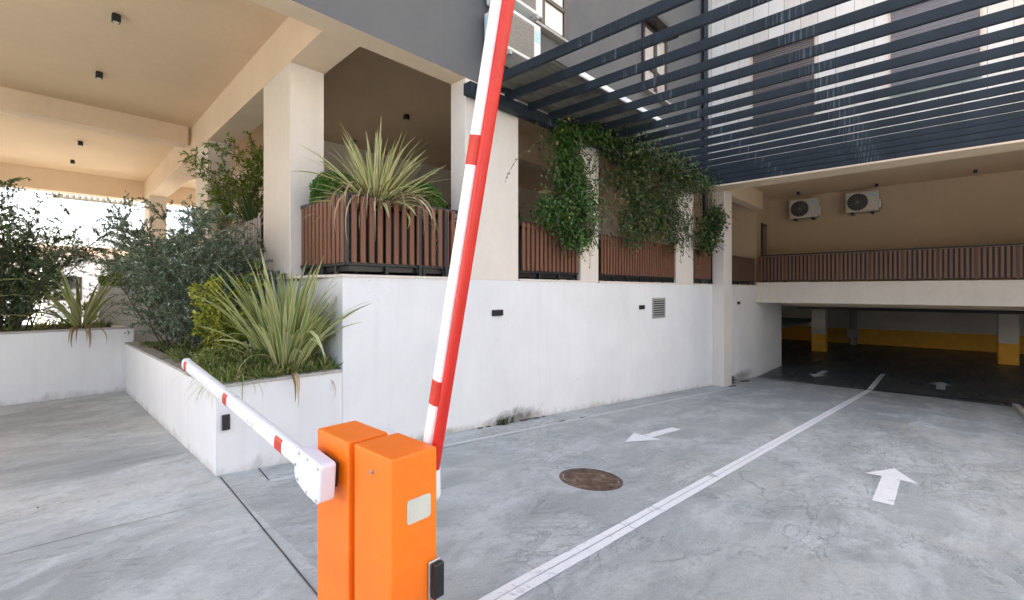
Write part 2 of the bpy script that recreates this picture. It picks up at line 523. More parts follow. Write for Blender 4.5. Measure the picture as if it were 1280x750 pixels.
class MB:
    """collects shapes in world coordinates; build() links them as ONE mesh object"""
    def __init__(self):
        self.v, self.f, self.mi = [], [], []
    def add(self, vs_, fs, mi=0):
        b = len(self.v)
        self.v += [tuple(p) for p in vs_]
        for f in fs:
            self.f.append(tuple(i + b for i in f))
            self.mi.append(mi)
        return self
    def box(self, x0, y0, z0, x1, y1, z1, mi=0):
        x0, x1 = min(x0, x1), max(x0, x1)
        y0, y1 = min(y0, y1), max(y0, y1)
        z0, z1 = min(z0, z1), max(z0, z1)
        vs_ = [(x0, y0, z0), (x1, y0, z0), (x1, y1, z0), (x0, y1, z0), (x0, y0, z1), (x1, y0, z1), (x1, y1, z1), (x0, y1, z1)]
        return self.add(vs_, [(0, 3, 2, 1), (4, 5, 6, 7), (0, 1, 5, 4), (1, 2, 6, 5), (2, 3, 7, 6), (3, 0, 4, 7)], mi)
    def obox(self, c, ax, ay, az, mi=0):
        """box from a centre and three half-axis vectors"""
        c, ax, ay, az = Vector(c), Vector(ax), Vector(ay), Vector(az)
        vs_ = [c + sx * ax + sy * ay + sz * az for sz in (-1, 1) for sx, sy in ((-1, -1), (1, -1), (1, 1), (-1, 1))]
        return self.add(vs_, [(0, 3, 2, 1), (4, 5, 6, 7), (0, 1, 5, 4), (1, 2, 6, 5), (2, 3, 7, 6), (3, 0, 4, 7)], mi)
    def beam(self, a, b, w, h, mi=0, up=(0, 0, 1)):
        a, b = Vector(a), Vector(b)
        d = (b - a)
        L = d.length
        d.normalize()
        s = d.cross(Vector(up)).normalized()
        u = s.cross(d)
        return self.obox((a + b) / 2, d * L / 2, s * w / 2, u * h / 2, mi)
    def prism(self, poly, z0, z1, mi=0):
        n = len(poly)
        vs_ = [(x, y, z0) for x, y in poly] + [(x, y, z1) for x, y in poly]
        fs = [tuple(reversed(range(n))), tuple(range(n, 2 * n))]
        fs += [(i, (i + 1) % n, n + (i + 1) % n, n + i) for i in range(n)]
        return self.add(vs_, fs, mi)
    def extrude(self, ring, vec, mi=0):
        """closed ring of points pushed along vec"""
        n = len(ring)
        vec = Vector(vec)
        vs_ = [Vector(p) for p in ring] + [Vector(p) + vec for p in ring]
        fs = [tuple(reversed(range(n))), tuple(range(n, 2 * n))]
        fs += [(i, (i + 1) % n, n + (i + 1) % n, n + i) for i in range(n)]
        return self.add(vs_, fs, mi)
    def tube(self, pts, r, n=8, mi=0, cap=True):
        pts = [Vector(p) for p in pts]
        rs = r if isinstance(r, (list, tuple)) else [r] * len(pts)
        rings = []
        for i, p in enumerate(pts):
            d = (pts[min(i + 1, len(pts) - 1)] - pts[max(i - 1, 0)]).normalized()
            ref = Vector((0, 0, 1)) if abs(d.z) < .9 else Vector((1, 0, 0))
            s = d.cross(ref).normalized()
            u = s.cross(d)
            rings.append([p + rs[i] * (math.cos(2 * math.pi * k / n) * s + math.sin(2 * math.pi * k / n) * u) for k in range(n)])
        vs_ = [q for rg in rings for q in rg]
        fs = []
        for i in range(len(pts) - 1):
            for k in range(n):
                k2 = (k + 1) % n
                fs.append((i * n + k, i * n + k2, (i + 1) * n + k2, (i + 1) * n + k))
        if cap:
            fs.append(tuple(reversed(range(n))))
            fs.append(tuple(range((len(pts) - 1) * n, len(pts) * n)))
        return self.add(vs_, fs, mi)
    def disc(self, c, axis, r, depth, n=28, mi=0):
        c, axis = Vector(c), Vector(axis).normalized()
        return self.tube([c, c + axis * depth], r, n, mi)
    def sheet(self, pts, mi=0):
        return self.add(pts, [tuple(range(len(pts)))], mi)
    def build(self, name, mats, parent=None, bevel=0.0, smooth=False, seg=2):
        me = bpy.data.meshes.new(name)
        off = root_loc(parent) if parent is not None else Vector((0, 0, 0))
        me.from_pydata([(x - off.x, y - off.y, z - off.z) for x, y, z in self.v], [], self.f)
        for m in (mats if isinstance(mats, (list, tuple)) else [mats]):
            me.materials.append(m)
        me.polygons.foreach_set('material_index', self.mi)
        if smooth:
            me.polygons.foreach_set('use_smooth', [True] * len(me.polygons))
        me.update()
        o = link_obj(name, me, parent)
        if bevel:
            b = o.modifiers.new('bevel', 'BEVEL')
            b.width = bevel
            b.segments = seg
            b.limit_method = 'ANGLE'
            b.angle_limit = R(40)
            if smooth is False and seg > 1:
                pass
        return o

def thing(name, loc, label, cat, group=None):
    o = bpy.data.objects.new(name, None)
    o.location = loc
    o.empty_display_size = .2
    COL.objects.link(o)
    o['label'] = label
    o['category'] = cat
    if group:
        o['group'] = group
    return o

def tag(o, label, cat, group=None):
    o['label'] = label
    o['category'] = cat
    if group:
        o['group'] = group
    return o

def struct(o):
    o['kind'] = 'structure'
    return o

def copy_tree(o, parent=None):
    c = o.copy()
    COL.objects.link(c)
    if parent is not None:
        c.parent = parent
    for ch in list(o.children):
        copy_tree(ch, c)
    return c

# ------------------------------------------------------------------ ground
X0 = 1.19                 # where the level apron meets the ramp
SL = .082                 # slope of the ramp
XR = 16.9                 # foot of the ramp
ZG = -SL * (XR - X0)      # garage floor level
def gz(x):
    return 0.0 if x <= X0 else (-SL * (min(x, XR) - X0))

g = MB()
g.sheet([(-90, -90, 0), (X0, -90, 0), (X0, 140, 0), (-90, 140, 0)])
g.sheet([(X0, 5.0, 0), (90, 5.0, 0), (90, 140, 0), (X0, 140, 0)])
g.sheet([(X0, -90, 0), (90, -90, 0), (90, -14, 0), (X0, -14, 0)])
g.sheet([(X0, -14, 0), (45, -14, 0), (45, -14, -2), (X0, -14, -2)])
ground = struct(g.build('ground', CONCP))
rm = MB()
rm.sheet([(X0, -14, 0), (XR, -14, ZG), (XR, 4.7, ZG), (X0, 4.7, 0)])
ramp = struct(rm.build('ramp', CONC))
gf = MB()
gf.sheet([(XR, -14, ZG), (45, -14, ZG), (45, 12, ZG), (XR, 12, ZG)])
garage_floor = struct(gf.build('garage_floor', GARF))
pv = MB()
pv.sheet([(-8.9, 12.6, .004), (2.2, 12.6, .004), (2.2, 24, .004), (-8.9, 24, .004)])
pv.sheet([(-8.9, 24, .006), (40, 24, .006), (40, 70, .006), (-8.9, 70, .006)], 1)
pv.sheet([(2.9, 17.5, .004), (40, 17.5, .004), (40, 24, .004), (2.9, 24, .004)])
struct(pv.build('back_yard_paving', [PAVING, PALEPV]))

stt = MB()
stt.sheet([(-90, -90, .005), (-16, -90, .005), (-16, 140, .005), (-90, 140, .005)])
stt.sheet([(-16, -90, .005), (90, -90, .005), (90, -14.5, .005), (-16, -14.5, .005)])
struct(stt.build('street', ASPH))

def strip(a, b, w, name, mat, parent, dz=.004, taper=None):
    """thin painted or cut strip lying on the ground"""
    a, b = Vector((a[0], a[1], 0)), Vector((b[0], b[1], 0))
    d = (b - a).normalized()
    s = Vector((-d.y, d.x, 0)) * w / 2
    n = 24
    rng = random.Random(hash(name) % 1000 + int(a.x * 10))
    m = MB()
    xs = sorted(set([i / n for i in range(n + 1)] + ([(XR - a.x) / (b.x - a.x)] if (a.x - XR) * (b.x - XR) < 0 else [])))
    L, Rr = [], []
    for t in xs:
        p = a.lerp(b, t)
        q, r = p + s * rng.uniform(.9, 1.06), p - s * rng.uniform(.9, 1.06)
        L.append((q.x, q.y, gz(q.x) + dz))
        Rr.append((r.x, r.y, gz(r.x) + dz))
    vs_ = L + Rr
    k = len(L)
    m.add(vs_, [(i, k + i, k + i + 1, i + 1) for i in range(k - 1)])
    return m.build(name, mat, parent)

strip((.2, 1.795), (20.5, 1.61), .058, 'lane_line', PAINT, ramp)
strip((.2, 1.728), (20.5, 1.543), .064, 'lane_line', PAINT, ramp)
strip((X0 + .3, 4.2), (13.0, 4.08), .075, 'edge_line', PAINTOLD, ramp)
def arrow(tip, tail, hw, sw, hl, mat=PAINT):
    t, b = Vector((*tip, 0)), Vector((*tail, 0))
    d = (b - t).normalized()
    s = Vector((-d.y, d.x, 0))
    n = t + d * hl
    pts = [t, t + d * (hl * 1.02) + s * hw, n * .985 + t * .015 + s * sw, b + s * sw, b - s * sw, n * .985 + t * .015 - s * sw, t + d * (hl * 1.02) - s * hw]
    m = MB()
    m.add([(p.x, p.y, gz(p.x) + .005) for p in pts], [(0, 1, 2), (0, 2, 5), (0, 5, 6), (2, 3, 4, 5)])
    return m.build('arrow_marking', mat, ramp)
arrow((5.32, 2.99), (6.72, 2.92), .21, .075, .55)
arrow((6.99, .435), (5.42, .42), .225, .078, .53)
arrow((18.2, 3.2), (19.9, 3.15), .3, .1, .6, PAINTOLD)
arrow((19.9, .1), (18.4, .1), .3, .1, .6, PAINTOLD)
strip((16.45, 4.58), (17.45, -1.5), .09, 'drain_channel', JOINT, ramp, .006)
# cut joints of the apron
strip((X0 + .02, 4.55), (.75, -3.5), .011, 'cut_joint', JOINTC, ground, .003)
strip((X0 + .05, 4.02), (-5, 4.75), .004, 'cut_joint', JOINTC, ground, .003)
strip((X0 - .02, 5.5), (-5, 5.9), .003, 'cut_joint', JOINTC, ground, .003)
strip((X0 - .02, 7.6), (-5, 7.9), .003, 'cut_joint', JOINTC, ground, .003)
strip((X0 + .3, 4.24), (X0 + .34, 4.6), .01, 'cut_joint', JOINT, ramp, .003)
kb = MB()
for i in range(6):
    x = 3 + i * 2.3
    kb.add([(x, -1.32, gz(x) - .1), (x + 2.27, -1.32, gz(x + 2.27) - .1), (x + 2.27, -1.2, gz(x + 2.27) - .1), (x, -1.2, gz(x) - .1),
            (x, -1.32, gz(x) + .1), (x + 2.27, -1.32, gz(x + 2.27) + .1), (x + 2.27, -1.2, gz(x + 2.27) + .1), (x, -1.2, gz(x) + .1)],
           [(0, 3, 2, 1), (4, 5, 6, 7), (0, 1, 5, 4), (1, 2, 6, 5), (2, 3, 7, 6), (3, 0, 4, 7)])
struct(kb.build('kerb', COPING, None, .01))

# manhole cover: iron disc set in an iron ring
mc = thing('manhole_cover', (3.78, 2.49, gz(3.78)), 'round rusty iron manhole cover in the concrete beside the white lane line', 'manhole cover')
tilt = Vector((SL, 0, 1)).normalized()
m = MB(); m.disc((3.78, 2.49, gz(3.78) - .02), tilt, .258, .026, 48); m.build('lid', RUST, mc)
m = MB()
ring_o, ring_i = [], []
for i in range(48):
    a = 2 * math.pi * i / 48
    for rr, lst in ((.302, ring_o), (.270, ring_i)):
        x, y = 3.78 + rr * math.cos(a), 2.49 + rr * math.sin(a)
        lst.append((x, y, gz(x) + .007))
low = [(x, y, z - .03) for x, y, z in ring_o]
m.add(ring_o + ring_i + low, [(i, (i + 1) % 48, 48 + (i + 1) % 48, 48 + i) for i in range(48)] + [(96 + i, 96 + (i + 1) % 48, (i + 1) % 48, i) for i in range(48)])
m.build('rim', RUST, mc)

# ------------------------------------------------------------------ apartment building
YF = 4.6                   # face of the long side
SILL = 1.77
ZB, ZC = 4.39, 4.97        # underside of beams, ceiling
def xl(y):                 # end side of the terrace, a touch off square
    return 2.30 + .037 * (y - 5.84)
bld = thing('apartment_building', (6, 9, 0), 'grey and cream apartment block on white terrace wall with open portico and garage mouth below', 'building')

m = MB()
m.prism([(2.34, YF), (13.2, YF), (13.2, 15.5), (xl(15.5), 15.5)], -3.6, SILL - .03)
m.box(13.2, YF, -3.6, 20.1, YF + .3, SILL - .03)
m.prism([(xl(15.5), 15.5), (4.2, 15.5), (4.2, 18.6), (xl(18.6), 18.6)], -1, SILL - .03)
m.build('terrace_wall', WHITE, bld)
# copings between the columns
for a, b in ((2.325, 4.035), (5.075, 6.665), (7.235, 10.545), (11.575, 12.85), (13.5, 16.75)):
    m = MB(); m.box(a, YF - .02, SILL - .03, b, YF + .34, SILL); m.build('coping', COLUMN, bld, .004)
m = MB(); m.beam((xl(4.94) + .15, 4.94, SILL - .015), (xl(18) + .15, 18, SILL - .015), .34, .03); m.build('coping', COLUMN, bld, .004)
m = MB(); m.prism([(2.64, YF + .34), (13.2, YF + .34), (13.2, 15.4), (3.0, 15.4)], SILL - .03, SILL - .012); m.build('terrace_floor', COPING, bld)

# columns
def column(x0, y0, x1, y1, z0=SILL - .03, z1=ZB):
    mm = MB(); mm.box(x0, y0, z0, x1, y1, z1)
    return mm.build('column', COLUMN, bld, .006)
column(4.04, YF, 5.07, YF + .3)
column(6.67, YF, 7.23, YF + .3)
column(10.55, YF, 11.57, YF + .3)
mm = MB(); mm.box(12.86, 4.3, -1.6, 13.49, YF - .002, 4.3); mm.build('column', COLUMN, bld, .006)
for y0 in (5.84, 10.0, 17.1):
    mm = MB()
    mm.prism([(xl(y0), y0), (xl(y0) + .42, y0), (xl(y0 + 1) + .42, y0 + 1.0), (xl(y0 + 1), y0 + 1.0)], SILL - .03, ZB)
    mm.build('column', COLUMN, bld, .006)

# beams and ceiling
XW = -9.0                  # far end of the block, out of the picture to the left
def beam(x0, y0, x1, y1, z0=ZB, z1=ZC):
    mm = MB(); mm.box(x0, y0, z0, x1, y1, z1)
    return mm.build('beam', CREAM, bld, .005)
beam(XW, YF, 12.2, YF + .3)
mm = MB(); mm.prism([(xl(4.9), 4.9), (xl(4.9) + .44, 4.9), (xl(18.2) + .44, 18.2), (xl(18.2), 18.2)], ZB + .003, ZC); mm.build('beam', CREAM, bld, .005)
beam(XW, 11.4, 2.45, 11.75, 4.60)
beam(XW, 18.2, 4.2, 18.6)
beam(6.2, 6.6, 12.9, 6.9)
beam(12.905, YF, 17.6, YF + .3)
m = MB(); m.box(XW, YF + .3, ZC, 12.2, 18.6, ZC + .15); m.build('ceiling', CEIL, bld)
# walls behind the terrace
m = MB()
m.box(4.0, 10.2, SILL - .02, 17.6, 10.45, ZC)
m.box(4.0, 10.45, SILL - .02, 4.25, 15.4, ZC)
m.build('back_wall', COLUMN, bld)
for x in (7.4, 9.6):
    m = MB(); m.box(x, 10.12, SILL - .01, x + 1.1, 10.195, 4.0); d = m.build('door', DARKFR, bld, .006)
    m = MB(); m.box(x + .1, 10.1, SILL + .1, x + 1.0, 10.118, 3.9); m.build('pane', GLASS, d)

# grey upper storeys, a solid block that shades the driveway
m = MB()
m.box(XW, YF - .003, ZB - .002 + .004, 12.2, YF + .25, 15.0)
m.box(XW, YF + .25, ZC + .16, 12.2, 18.6, 15.0)
gw = m.build('facade_wall', GREY, bld)
# cream clad wing that closes the drive
XF = 12.2
m = MB(); m.box(XF, -24, 4.3, XF + .7, YF - .01, 15.0); m.build('clad_wall', BOARDS, bld)
m = MB(); m.box(XF + .003, -12, 4.24, XF + .697, YF - .012, 4.297); m.build('beam', CREAM, bld)
m = MB(); m.box(XF + .7, -24, ZC, 34, YF + 8, 15.0); m.build('wing_storeys', CEIL, bld)
m = MB(); m.box(XF + .001, YF - .008, 4.3, XF + .7, YF + .3, 15.0); m.build('corner_pier', GREY, bld)
# recessed wall above the garage, with a block holding a door beside it
m = MB(); m.box(19.2, -12, 1.5, 19.5, 4.797, ZC - .003); m.build('recessed_wall', TAN, bld)
m = MB(); m.box(13.2, -6.6, -1.6, 19.2, -6.3, ZC - .004); m.build('recess_shade_wall', CREAM, bld)  # unseen wall added to darken the recess
m = MB(); m.box(17.6, 4.8, SILL - .1, 19.5, 10.2, ZC - .002); m.build('stair_block', TAN, bld)
m = MB(); m.box(18.1, 4.76, 1.9, 18.75, 4.795, 4.0); d = m.build('door', DARKFR, bld, .005)
m = MB(); m.box(18.18, 4.745, 2.1, 18.67, 4.758, 3.9); m.build('pane', GLASS, d)

# walkway slab over the garage mouth
m = MB(); m.box(16.8, -12, 1.2, 17.15, YF - .004, SILL + .09); m.build('slab_edge', COLUMN, bld, .008)
m = MB(); m.box(17.15, -12, 1.45, 20, YF - .004, SILL - .05); m.build('walkway_slab', COPING, bld)
m = MB(); m.box(20.0, -12, 1.02, 20.3, YF + 8, 1.45); m.build('beam', CREAM, bld, .005)
# garage
m = MB(); m.box(20.3, -12, 1.2, 32, 12, 1.45); m.build('garage_ceiling', GARC, bld)
m = MB()
m.box(31.2, -12, ZG - .3, 31.5, 12, 1.2)
m.box(20.3, 11.7, ZG - .3, 31.2, 12, 1.2)
m.box(20.3, -12, ZG - .3, 31.2, -11.7, 1.2)
m.build('garage_wall', GARW, bld)
for (x, y) in ((26.0, 4.4), (26.4, -1.8), (26.2, 9.2), (26.3, -7.6)):
    m = MB(); m.box(x, y - .28, ZG - .1, x + .5, y + .28, 1.2); m.build('garage_column', GARW, bld, .01)
for z, y1, r in ((.93, 4.2, .05), (1.08, 4.4, .03)):
    m = MB(); m.tube([(20.6, -11, z), (20.6, y1, z)], r, 10); m.build('pipe', PIPE, bld, smooth=True)
m = MB(); m.tube([(30.6, 3.6, ZG), (30.6, 3.6, 1.2)], .16, 16); m.box(30.3, 3.35, -.9, 30.45, 3.85, -.45); m.build('riser_pipe', GARC, bld, smooth=False)
m = MB(); m.tube([(20.75, 3.2, 1.0), (20.75, -4.5, 1.0)], .022, 8); m.build('pipe', WPLAST, bld, smooth=True)

# windows of the grey side
def window(x0, x1, z0, z1, blind=0.0):
    fr = MB()
    y = YF - .035
    for a in ((x0, z0, x0 + .07, z1), (x1 - .10, z0, x1, z1), (x0 + .07, z0, x1 - .07, z0 + .07), (x0 + .07, z1 - .07, x1 - .07, z1),
              ((x0 + x1) / 2 - .07, z0 + .07, (x0 + x1) / 2 + .05, z1 - .07), (x0 + .07, z0 + .46, (x0 + x1) / 2 - .05, z0 + .53), ((x0 + x1) / 2 + .05, z0 + .46, x1 - .07, z0 + .53)):
        fr.box(a[0], y - .02, a[1], a[2], y + .03, a[3])
    f = fr.build('window', DARKFR, bld, .004)
    pn = MB(); pn.box(x0 + .06, y + .004, z0 + .06, x1 - .06, y + .012, z1 - .06); pn.build('pane', REFLGLASS, f)
    s = MB(); s.box(x0 - .05, YF - .12, z0 - .045, x1 + .05, YF - .004, z0 - .004); s.build('sill', COPING, f, .004)
    return f
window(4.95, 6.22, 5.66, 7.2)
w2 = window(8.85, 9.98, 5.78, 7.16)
# top-hung sun blind box over the second window
m = MB(); m.box(8.8, YF - .30, 7.18, 10.02, YF - .006, 7.26); m.build('awning_box', DARKFR, w2, .006)
# shuttered windows of the clad wing
for (y0, y1, z0, z1, mt) in ((2.14, 3.41, 5.42, 7.25, SHUT), (-.47, .82, 5.6, 7.27, SHUTGREY)):
    fr = MB()
    x = XF
    fr.box(x - .02, y0 - .03, z0, x - .002, y0, z1); fr.box(x - .02, y1, z0, x - .002, y1 + .03, z1)
    fr.box(x - .06, y0 - .05, z1, x - .002, y1 + .05, z1 + .07)
    f = fr.build('window', CREAM, bld, .003)
    sh = MB()
    z = z0
    while z < z1 - .02:
        sh.box(x - .014, y0 + .004, z + .004, x - .003, y1 - .004, z + .052)
        z += .056
    sh.build('roller_shutter', mt, f, .004)
    sm = MB(); sm.box(x - .09, y0 - .02, z0 - .05, x - .002, y1 + .02, z0 - .004); sm.build('sill', STICKER if mt is SHUTGREY else COPING, f, .004)
# rain pipe in the corner
m = MB(); m.tube([(12.08, YF - .1, 2.6), (12.08, YF - .1, 14.5)], .068, 12)
for z in (4.9, 6.4, 8.0):
    m.box(12.01, YF - .17, z, 12.15, YF - .005, z + .03)
m.build('rain_pipe', BLACK, bld, smooth=False)

# ------------------------------------------------------------------ planters of masonry
pl = thing('planter', (1.2, 4.6, 0), 'low white masonry planter at the corner of the driveway, full of shrubs and flax', 'planter')
m = MB()
t = .14
TOP = .75
m.prism([(X0, YF + .001), (2.338, YF + .001), (2.338, YF + t), (X0 + t, YF + t)], -.4, TOP)
m.prism([(X0, YF + .001), (X0 + t, YF + t), (X0 + t + .02, 9.5), (X0 + .02, 9.5)], -.4, TOP)
m.build('wall', WHITE, pl, .004)
m = MB()
m.prism([(X0 - .012, YF - .012), (2.338, YF - .012), (2.338, YF + t + .01), (X0 + t + .01, YF + t + .01)], TOP, TOP + .028)
m.prism([(X0 - .012, YF - .012), (X0 + t + .01, YF + t + .01), (X0 + t + .03, 9.5), (X0 + .008, 9.5)], TOP, TOP + .028)
m.build('coping', COPING, pl, .004)
def soil_bed(x0, y0, x1, y1, z, parent, seed):
    rng = np.random.default_rng(seed)
    nx, ny = max(3, int((x1 - x0) / .08)), max(3, int((y1 - y0) / .08))
    mm = MB()
    vs_ = [(x0 + (x1 - x0) * i / nx, y0 + (y1 - y0) * j / ny, z + rng.uniform(-.02, .03)) for j in range(ny + 1) for i in range(nx + 1)]
    mm.add(vs_, [(j * (nx + 1) + i, j * (nx + 1) + i + 1, (j + 1) * (nx + 1) + i + 1, (j + 1) * (nx + 1) + i) for j in range(ny) for i in range(nx)])
    return mm.build('soil', SOIL, parent, smooth=True)
soil_bed(X0 + t, YF + t, 2.33, 9.5, .70, pl, 3)

pb = thing('planter', (0, 9.54, 0), 'long low white masonry planter across the back of the apron under the portico', 'planter')
m = MB(); m.box(-7, 9.54, -.2, 1.32, 9.70, .99); m.build('wall', WHITE, pb, .004)
m = MB(); m.box(-7, 9.525, .99, 1.33, 9.715, 1.018); m.build('coping', COPING, pb, .004)
m = MB(); m.box(-7, 12.3, -.2, 1.0, 12.45, .95); m.box(1.18, 9.70, -.2, 1.32, 10.9, .985); m.box(1.02, 10.9, -.2, 2.3, 11.05, 1.68); m.build('wall', WHITE, pb, .004)
soil_bed(-7, 9.70, 1.18, 12.3, .95, pb, 4)

# ------------------------------------------------------------------ pergola
PZ = 4.2
pg = thing('pergola', (8, 2, 0), 'dark blue-grey slatted steel pergola over the ramp against the grey facade', 'pergola')
m = MB()
m.box(3.95, 4.40, PZ - .09, 12.0, 4.54, PZ + .06)
m.build('wall_beam', PERG, pg, .004)
m = MB(); m.box(3.95, -6.1, PZ - .09, 12.0, -5.96, PZ + .06); m.build('wall_beam', PERG, pg, .004)
first = None
for k in range(17):
    x = 4.12 + .48 * k
    if first is None:
        mm = MB(); mm.box(x, -6.0, PZ, x + .045, 4.43, PZ + .11)
        first = mm.build('slat', PERG, pg, .003)
    else:
        c = first.copy(); COL.objects.link(c); c.parent = pg
        c.location = (x - 4.12, 0, 0)
for x in (4.1, 8.0, 11.9):
    mm = MB(); mm.box(x - .06, -6.09, gz(x) - .1, x + .06, -5.97, PZ - .09); mm.build('post', PERG, pg, .004)
m = MB(); m.beam((4.14, 4.38, PZ + .02), (5.6, 4.38, PZ + .4), .03, .03); m.build('brace', PERG, pg)
# corrugated sheet lying on the slats
sh = MB()
n = 88
rows = []
for j in range(n + 1):
    y = 3.42 + (4.52 - 3.42) * j / n
    z = PZ + .165 + .018 * math.sin(j / n * 2 * math.pi * 14)
    rows.append((y, z))
vs_ = [(x, y, z + dz) for dz in (0, .004) for (y, z) in rows for x in (4.3, 7.45)]
k0 = 2 * (n + 1)
fs = []
for j in range(n):
    fs.append((2 * j, 2 * j + 2, 2 * j + 3, 2 * j + 1))
    fs.append((k0 + 2 * j, k0 + 2 * j + 1, k0 + 2 * j + 3, k0 + 2 * j + 2))
sh.add(vs_, fs)
so = sh.build('corrugated_sheet', SHEETING, None, smooth=True)
em = MB(); em.box(4.9, 3.385, PZ + .13, 7.45, 3.41, PZ + .20); em.build('edge_highlight', WPLAST, so, .003)  # white strip stands for the bright highlight along the sheet edge
for j in range(7):
    em = MB(); em.box(4.27, 3.5 + j * .155, PZ + .15, 4.295, 3.58 + j * .155, PZ + .185); em.build('lit_dash', WPLAST, so)  # white pieces imitate the lit ends of the corrugations
tag(so, 'dirty corrugated roof sheet lying on the pergola slats beside the grey facade', 'roof sheet')

# pergola slats at the far side of the portico
fp = thing('far_pergola', (1.6, 19.4, 0), 'small grey slatted pergola seen beyond the far beam of the portico', 'pergola')
m = MB()
for i in range(14):
    x = .9 + i * .14
    m.box(x, 18.62, 4.47, x + .05, 19.9, 4.57)
m.build('slats', VENT, fp)
m = MB(); m.box(.8, 19.9, 4.43, 2.85, 19.98, 4.58); m.build('beam', VENT, fp)

# ------------------------------------------------------------------ slatted planter boxes and railing
def slat_run(mb, a, b, z0, z1, pitch, w, th=.022, mi=0, skip=0):
    a, b = Vector((*a, 0)), Vector((*b, 0))
    L = (b - a).length
    d = (b - a) / L
    s = Vector((-d.y, d.x, 0))
    n = max(1, int(round(L / pitch)))
    for i in range(n):
        c = a + d * (L * (i + .5) / n)
        mb.obox((c.x, c.y, (z0 + z1) / 2), d * w / 2, s * th / 2, (0, 0, (z1 - z0) / 2), mi)

BZ0, BZ1 = 1.90, 2.62
def slat_box(x0, x1, label, pitch=.105, w=.064, mat=WOOD, y0=4.615, depth=.55, left_side=True):
    p = thing('slatted_planter', ((x0 + x1) / 2, y0, SILL), label, 'planter', 'slatted wooden planters along the terrace sill')
    mm = MB(); slat_run(mm, (x0 + .06, y0), (x1 - .03, y0), BZ0, BZ1, pitch, w); mm.build('slat_panel', mat, p, .003)
    if left_side:
        mm = MB(); slat_run(mm, (x0, y0 + .05), (x0, y0 + depth), BZ0, BZ1, pitch, w); mm.build('slat_panel', mat, p, .003)
    f = MB()
    f.box(x0 - .01, y0 + .015, BZ1 - .015, x1, y0 + .05, BZ1 + .02)
    f.box(x0 - .01, y0 + .015, BZ0 - .035, x1, y0 + .05, BZ0 + .01)
    f.box(x0 + .015, y0 + .05, BZ1 - .015, x0 + .05, y0 + depth, BZ1 + .02)
    f.box(x0 + .015, y0 + .05, BZ0 - .035, x0 + .05, y0 + depth, BZ0 + .01)
    n = max(2, int((x1 - x0) / .5) + 1)
    for i in range(n):
        x = x0 + .02 + (x1 - x0 - .06) * i / (n - 1)
        f.box(x - .02, y0 + .018, SILL + .001, x + .02, y0 + .048, BZ1 - .016)
        f.box(x - .02, y0 + depth - .05, SILL + .001, x + .02, y0 + depth - .02, BZ1 - .016)
    f.build('frame', BLACK, p, .003)
    i_ = MB(); i_.box(x0 + .06, y0 + .06, SILL + .03, x1 - .03, y0 + depth - .06, BZ1 - .10); i_.build('trough', BLACKPL, p)
    soil_bed(x0 + .06, y0 + .06, x1 - .03, y0 + depth - .06, BZ1 - .07, p, int(x0 * 10))
    return p

# corner box wraps round to the first column
sp1 = thing('slatted_planter', (3.2, 4.7, SILL), 'brown slatted planter on the wall corner holding cream-striped flax between two round boxwoods', 'planter', 'slatted wooden planters along the terrace sill')
xa, xb, ya, yb = 2.40, 4.03, 4.63, 5.82
m = MB(); slat_run(m, (xa + .03, ya), (xb - .02, ya), BZ0, BZ1, .105, .060); m.build('slat_panel', WOOD, sp1, .003)
m = MB(); slat_run(m, (xa, ya + .03), (xa + .03, yb), BZ0, BZ1, .105, .07); m.build('slat_panel', WOOD, sp1, .003)
f = MB()
f.box(xa - .02, ya + .014, BZ1 - .02, xb, ya + .05, BZ1 + .02)
f.box(xa - .02, ya + .014, BZ0 - .03, xb, ya + .05, BZ0 + .01)
f.box(xa + .014, ya + .05, BZ1 - .02, xa + .05, yb, BZ1 + .02)
f.box(xa + .014, ya + .05, BZ0 - .03, xa + .05, yb, BZ0 + .01)
f.box(xa - .004, ya - .004, BZ0 - .03, xa + .03, ya + .03, BZ1 + .022)
for x in (xa + .5, xa + 1.02, xa + 1.32, xb - .03):
    f.box(x - .018, ya + .018, SILL + .001, x + .018, ya + .046, BZ1 - .021)
for x in (xa + .95, xa + 1.35):
    f.box(x - .03, ya - .014, SILL + .001, x + .012, ya + .016, BZ1 - .021)
for y in (ya + .3, ya + .62, yb - .05):
    f.box(xa + .018, y - .018, SILL + .001, xa + .046, y + .018, BZ1 - .021)
f.build('frame', BLACK, sp1, .003)
f = MB(); f.box(xb - .05, yb - .06, SILL + .001, xb, yb - .02, BZ1); f.build('post', BLACK, sp1, .003)
m = MB(); m.box(xa + .06, ya + .06, SILL + .04, xb - .02, yb - .02, BZ1 - .12); m.build('trough', BLACKPL, sp1)
soil_bed(xa + .06, ya + .06, xb - .02, yb - .02, BZ1 - .08, sp1, 9)

slat_box(5.09, 6.65, 'brown slatted planter under the bright green hanging ivy')
slat_box(7.26, 10.53, 'widest brown slatted planter, under the dark ivy mass and above the wall vent')
slat_box(11.59, 12.83, 'narrow brown slatted planter just before the projecting white column')
slat_box(13.52, 16.72, 'dark slatted planter between the projecting column and the walkway railing', mat=WOODDARK)
sp6 = thing('slatted_planter', (2.4, 8.5, SILL), 'weathered greyish slatted planter behind the olive shrub on the end of the terrace', 'planter', 'slatted wooden planters along the terrace sill')
m = MB(); slat_run(m, (xl(6.95), 6.95), (xl(9.95), 9.95), BZ0, BZ1, .115, .085); m.build('slat_panel', WOODGREY, sp6, .003)
f = MB()
for z in (BZ0, BZ1 - .02):
    f.beam((xl(6.9) + .035, 6.9, z), (xl(9.95) + .035, 9.95, z), .035, .035)
for y in (6.9, 8.0, 9.0, 9.9):
    f.box(xl(y) + .02, y - .02, SILL + .001, xl(y) + .055, y + .02, BZ1 - .04)
f.build('frame', BLACK, sp6, .002)
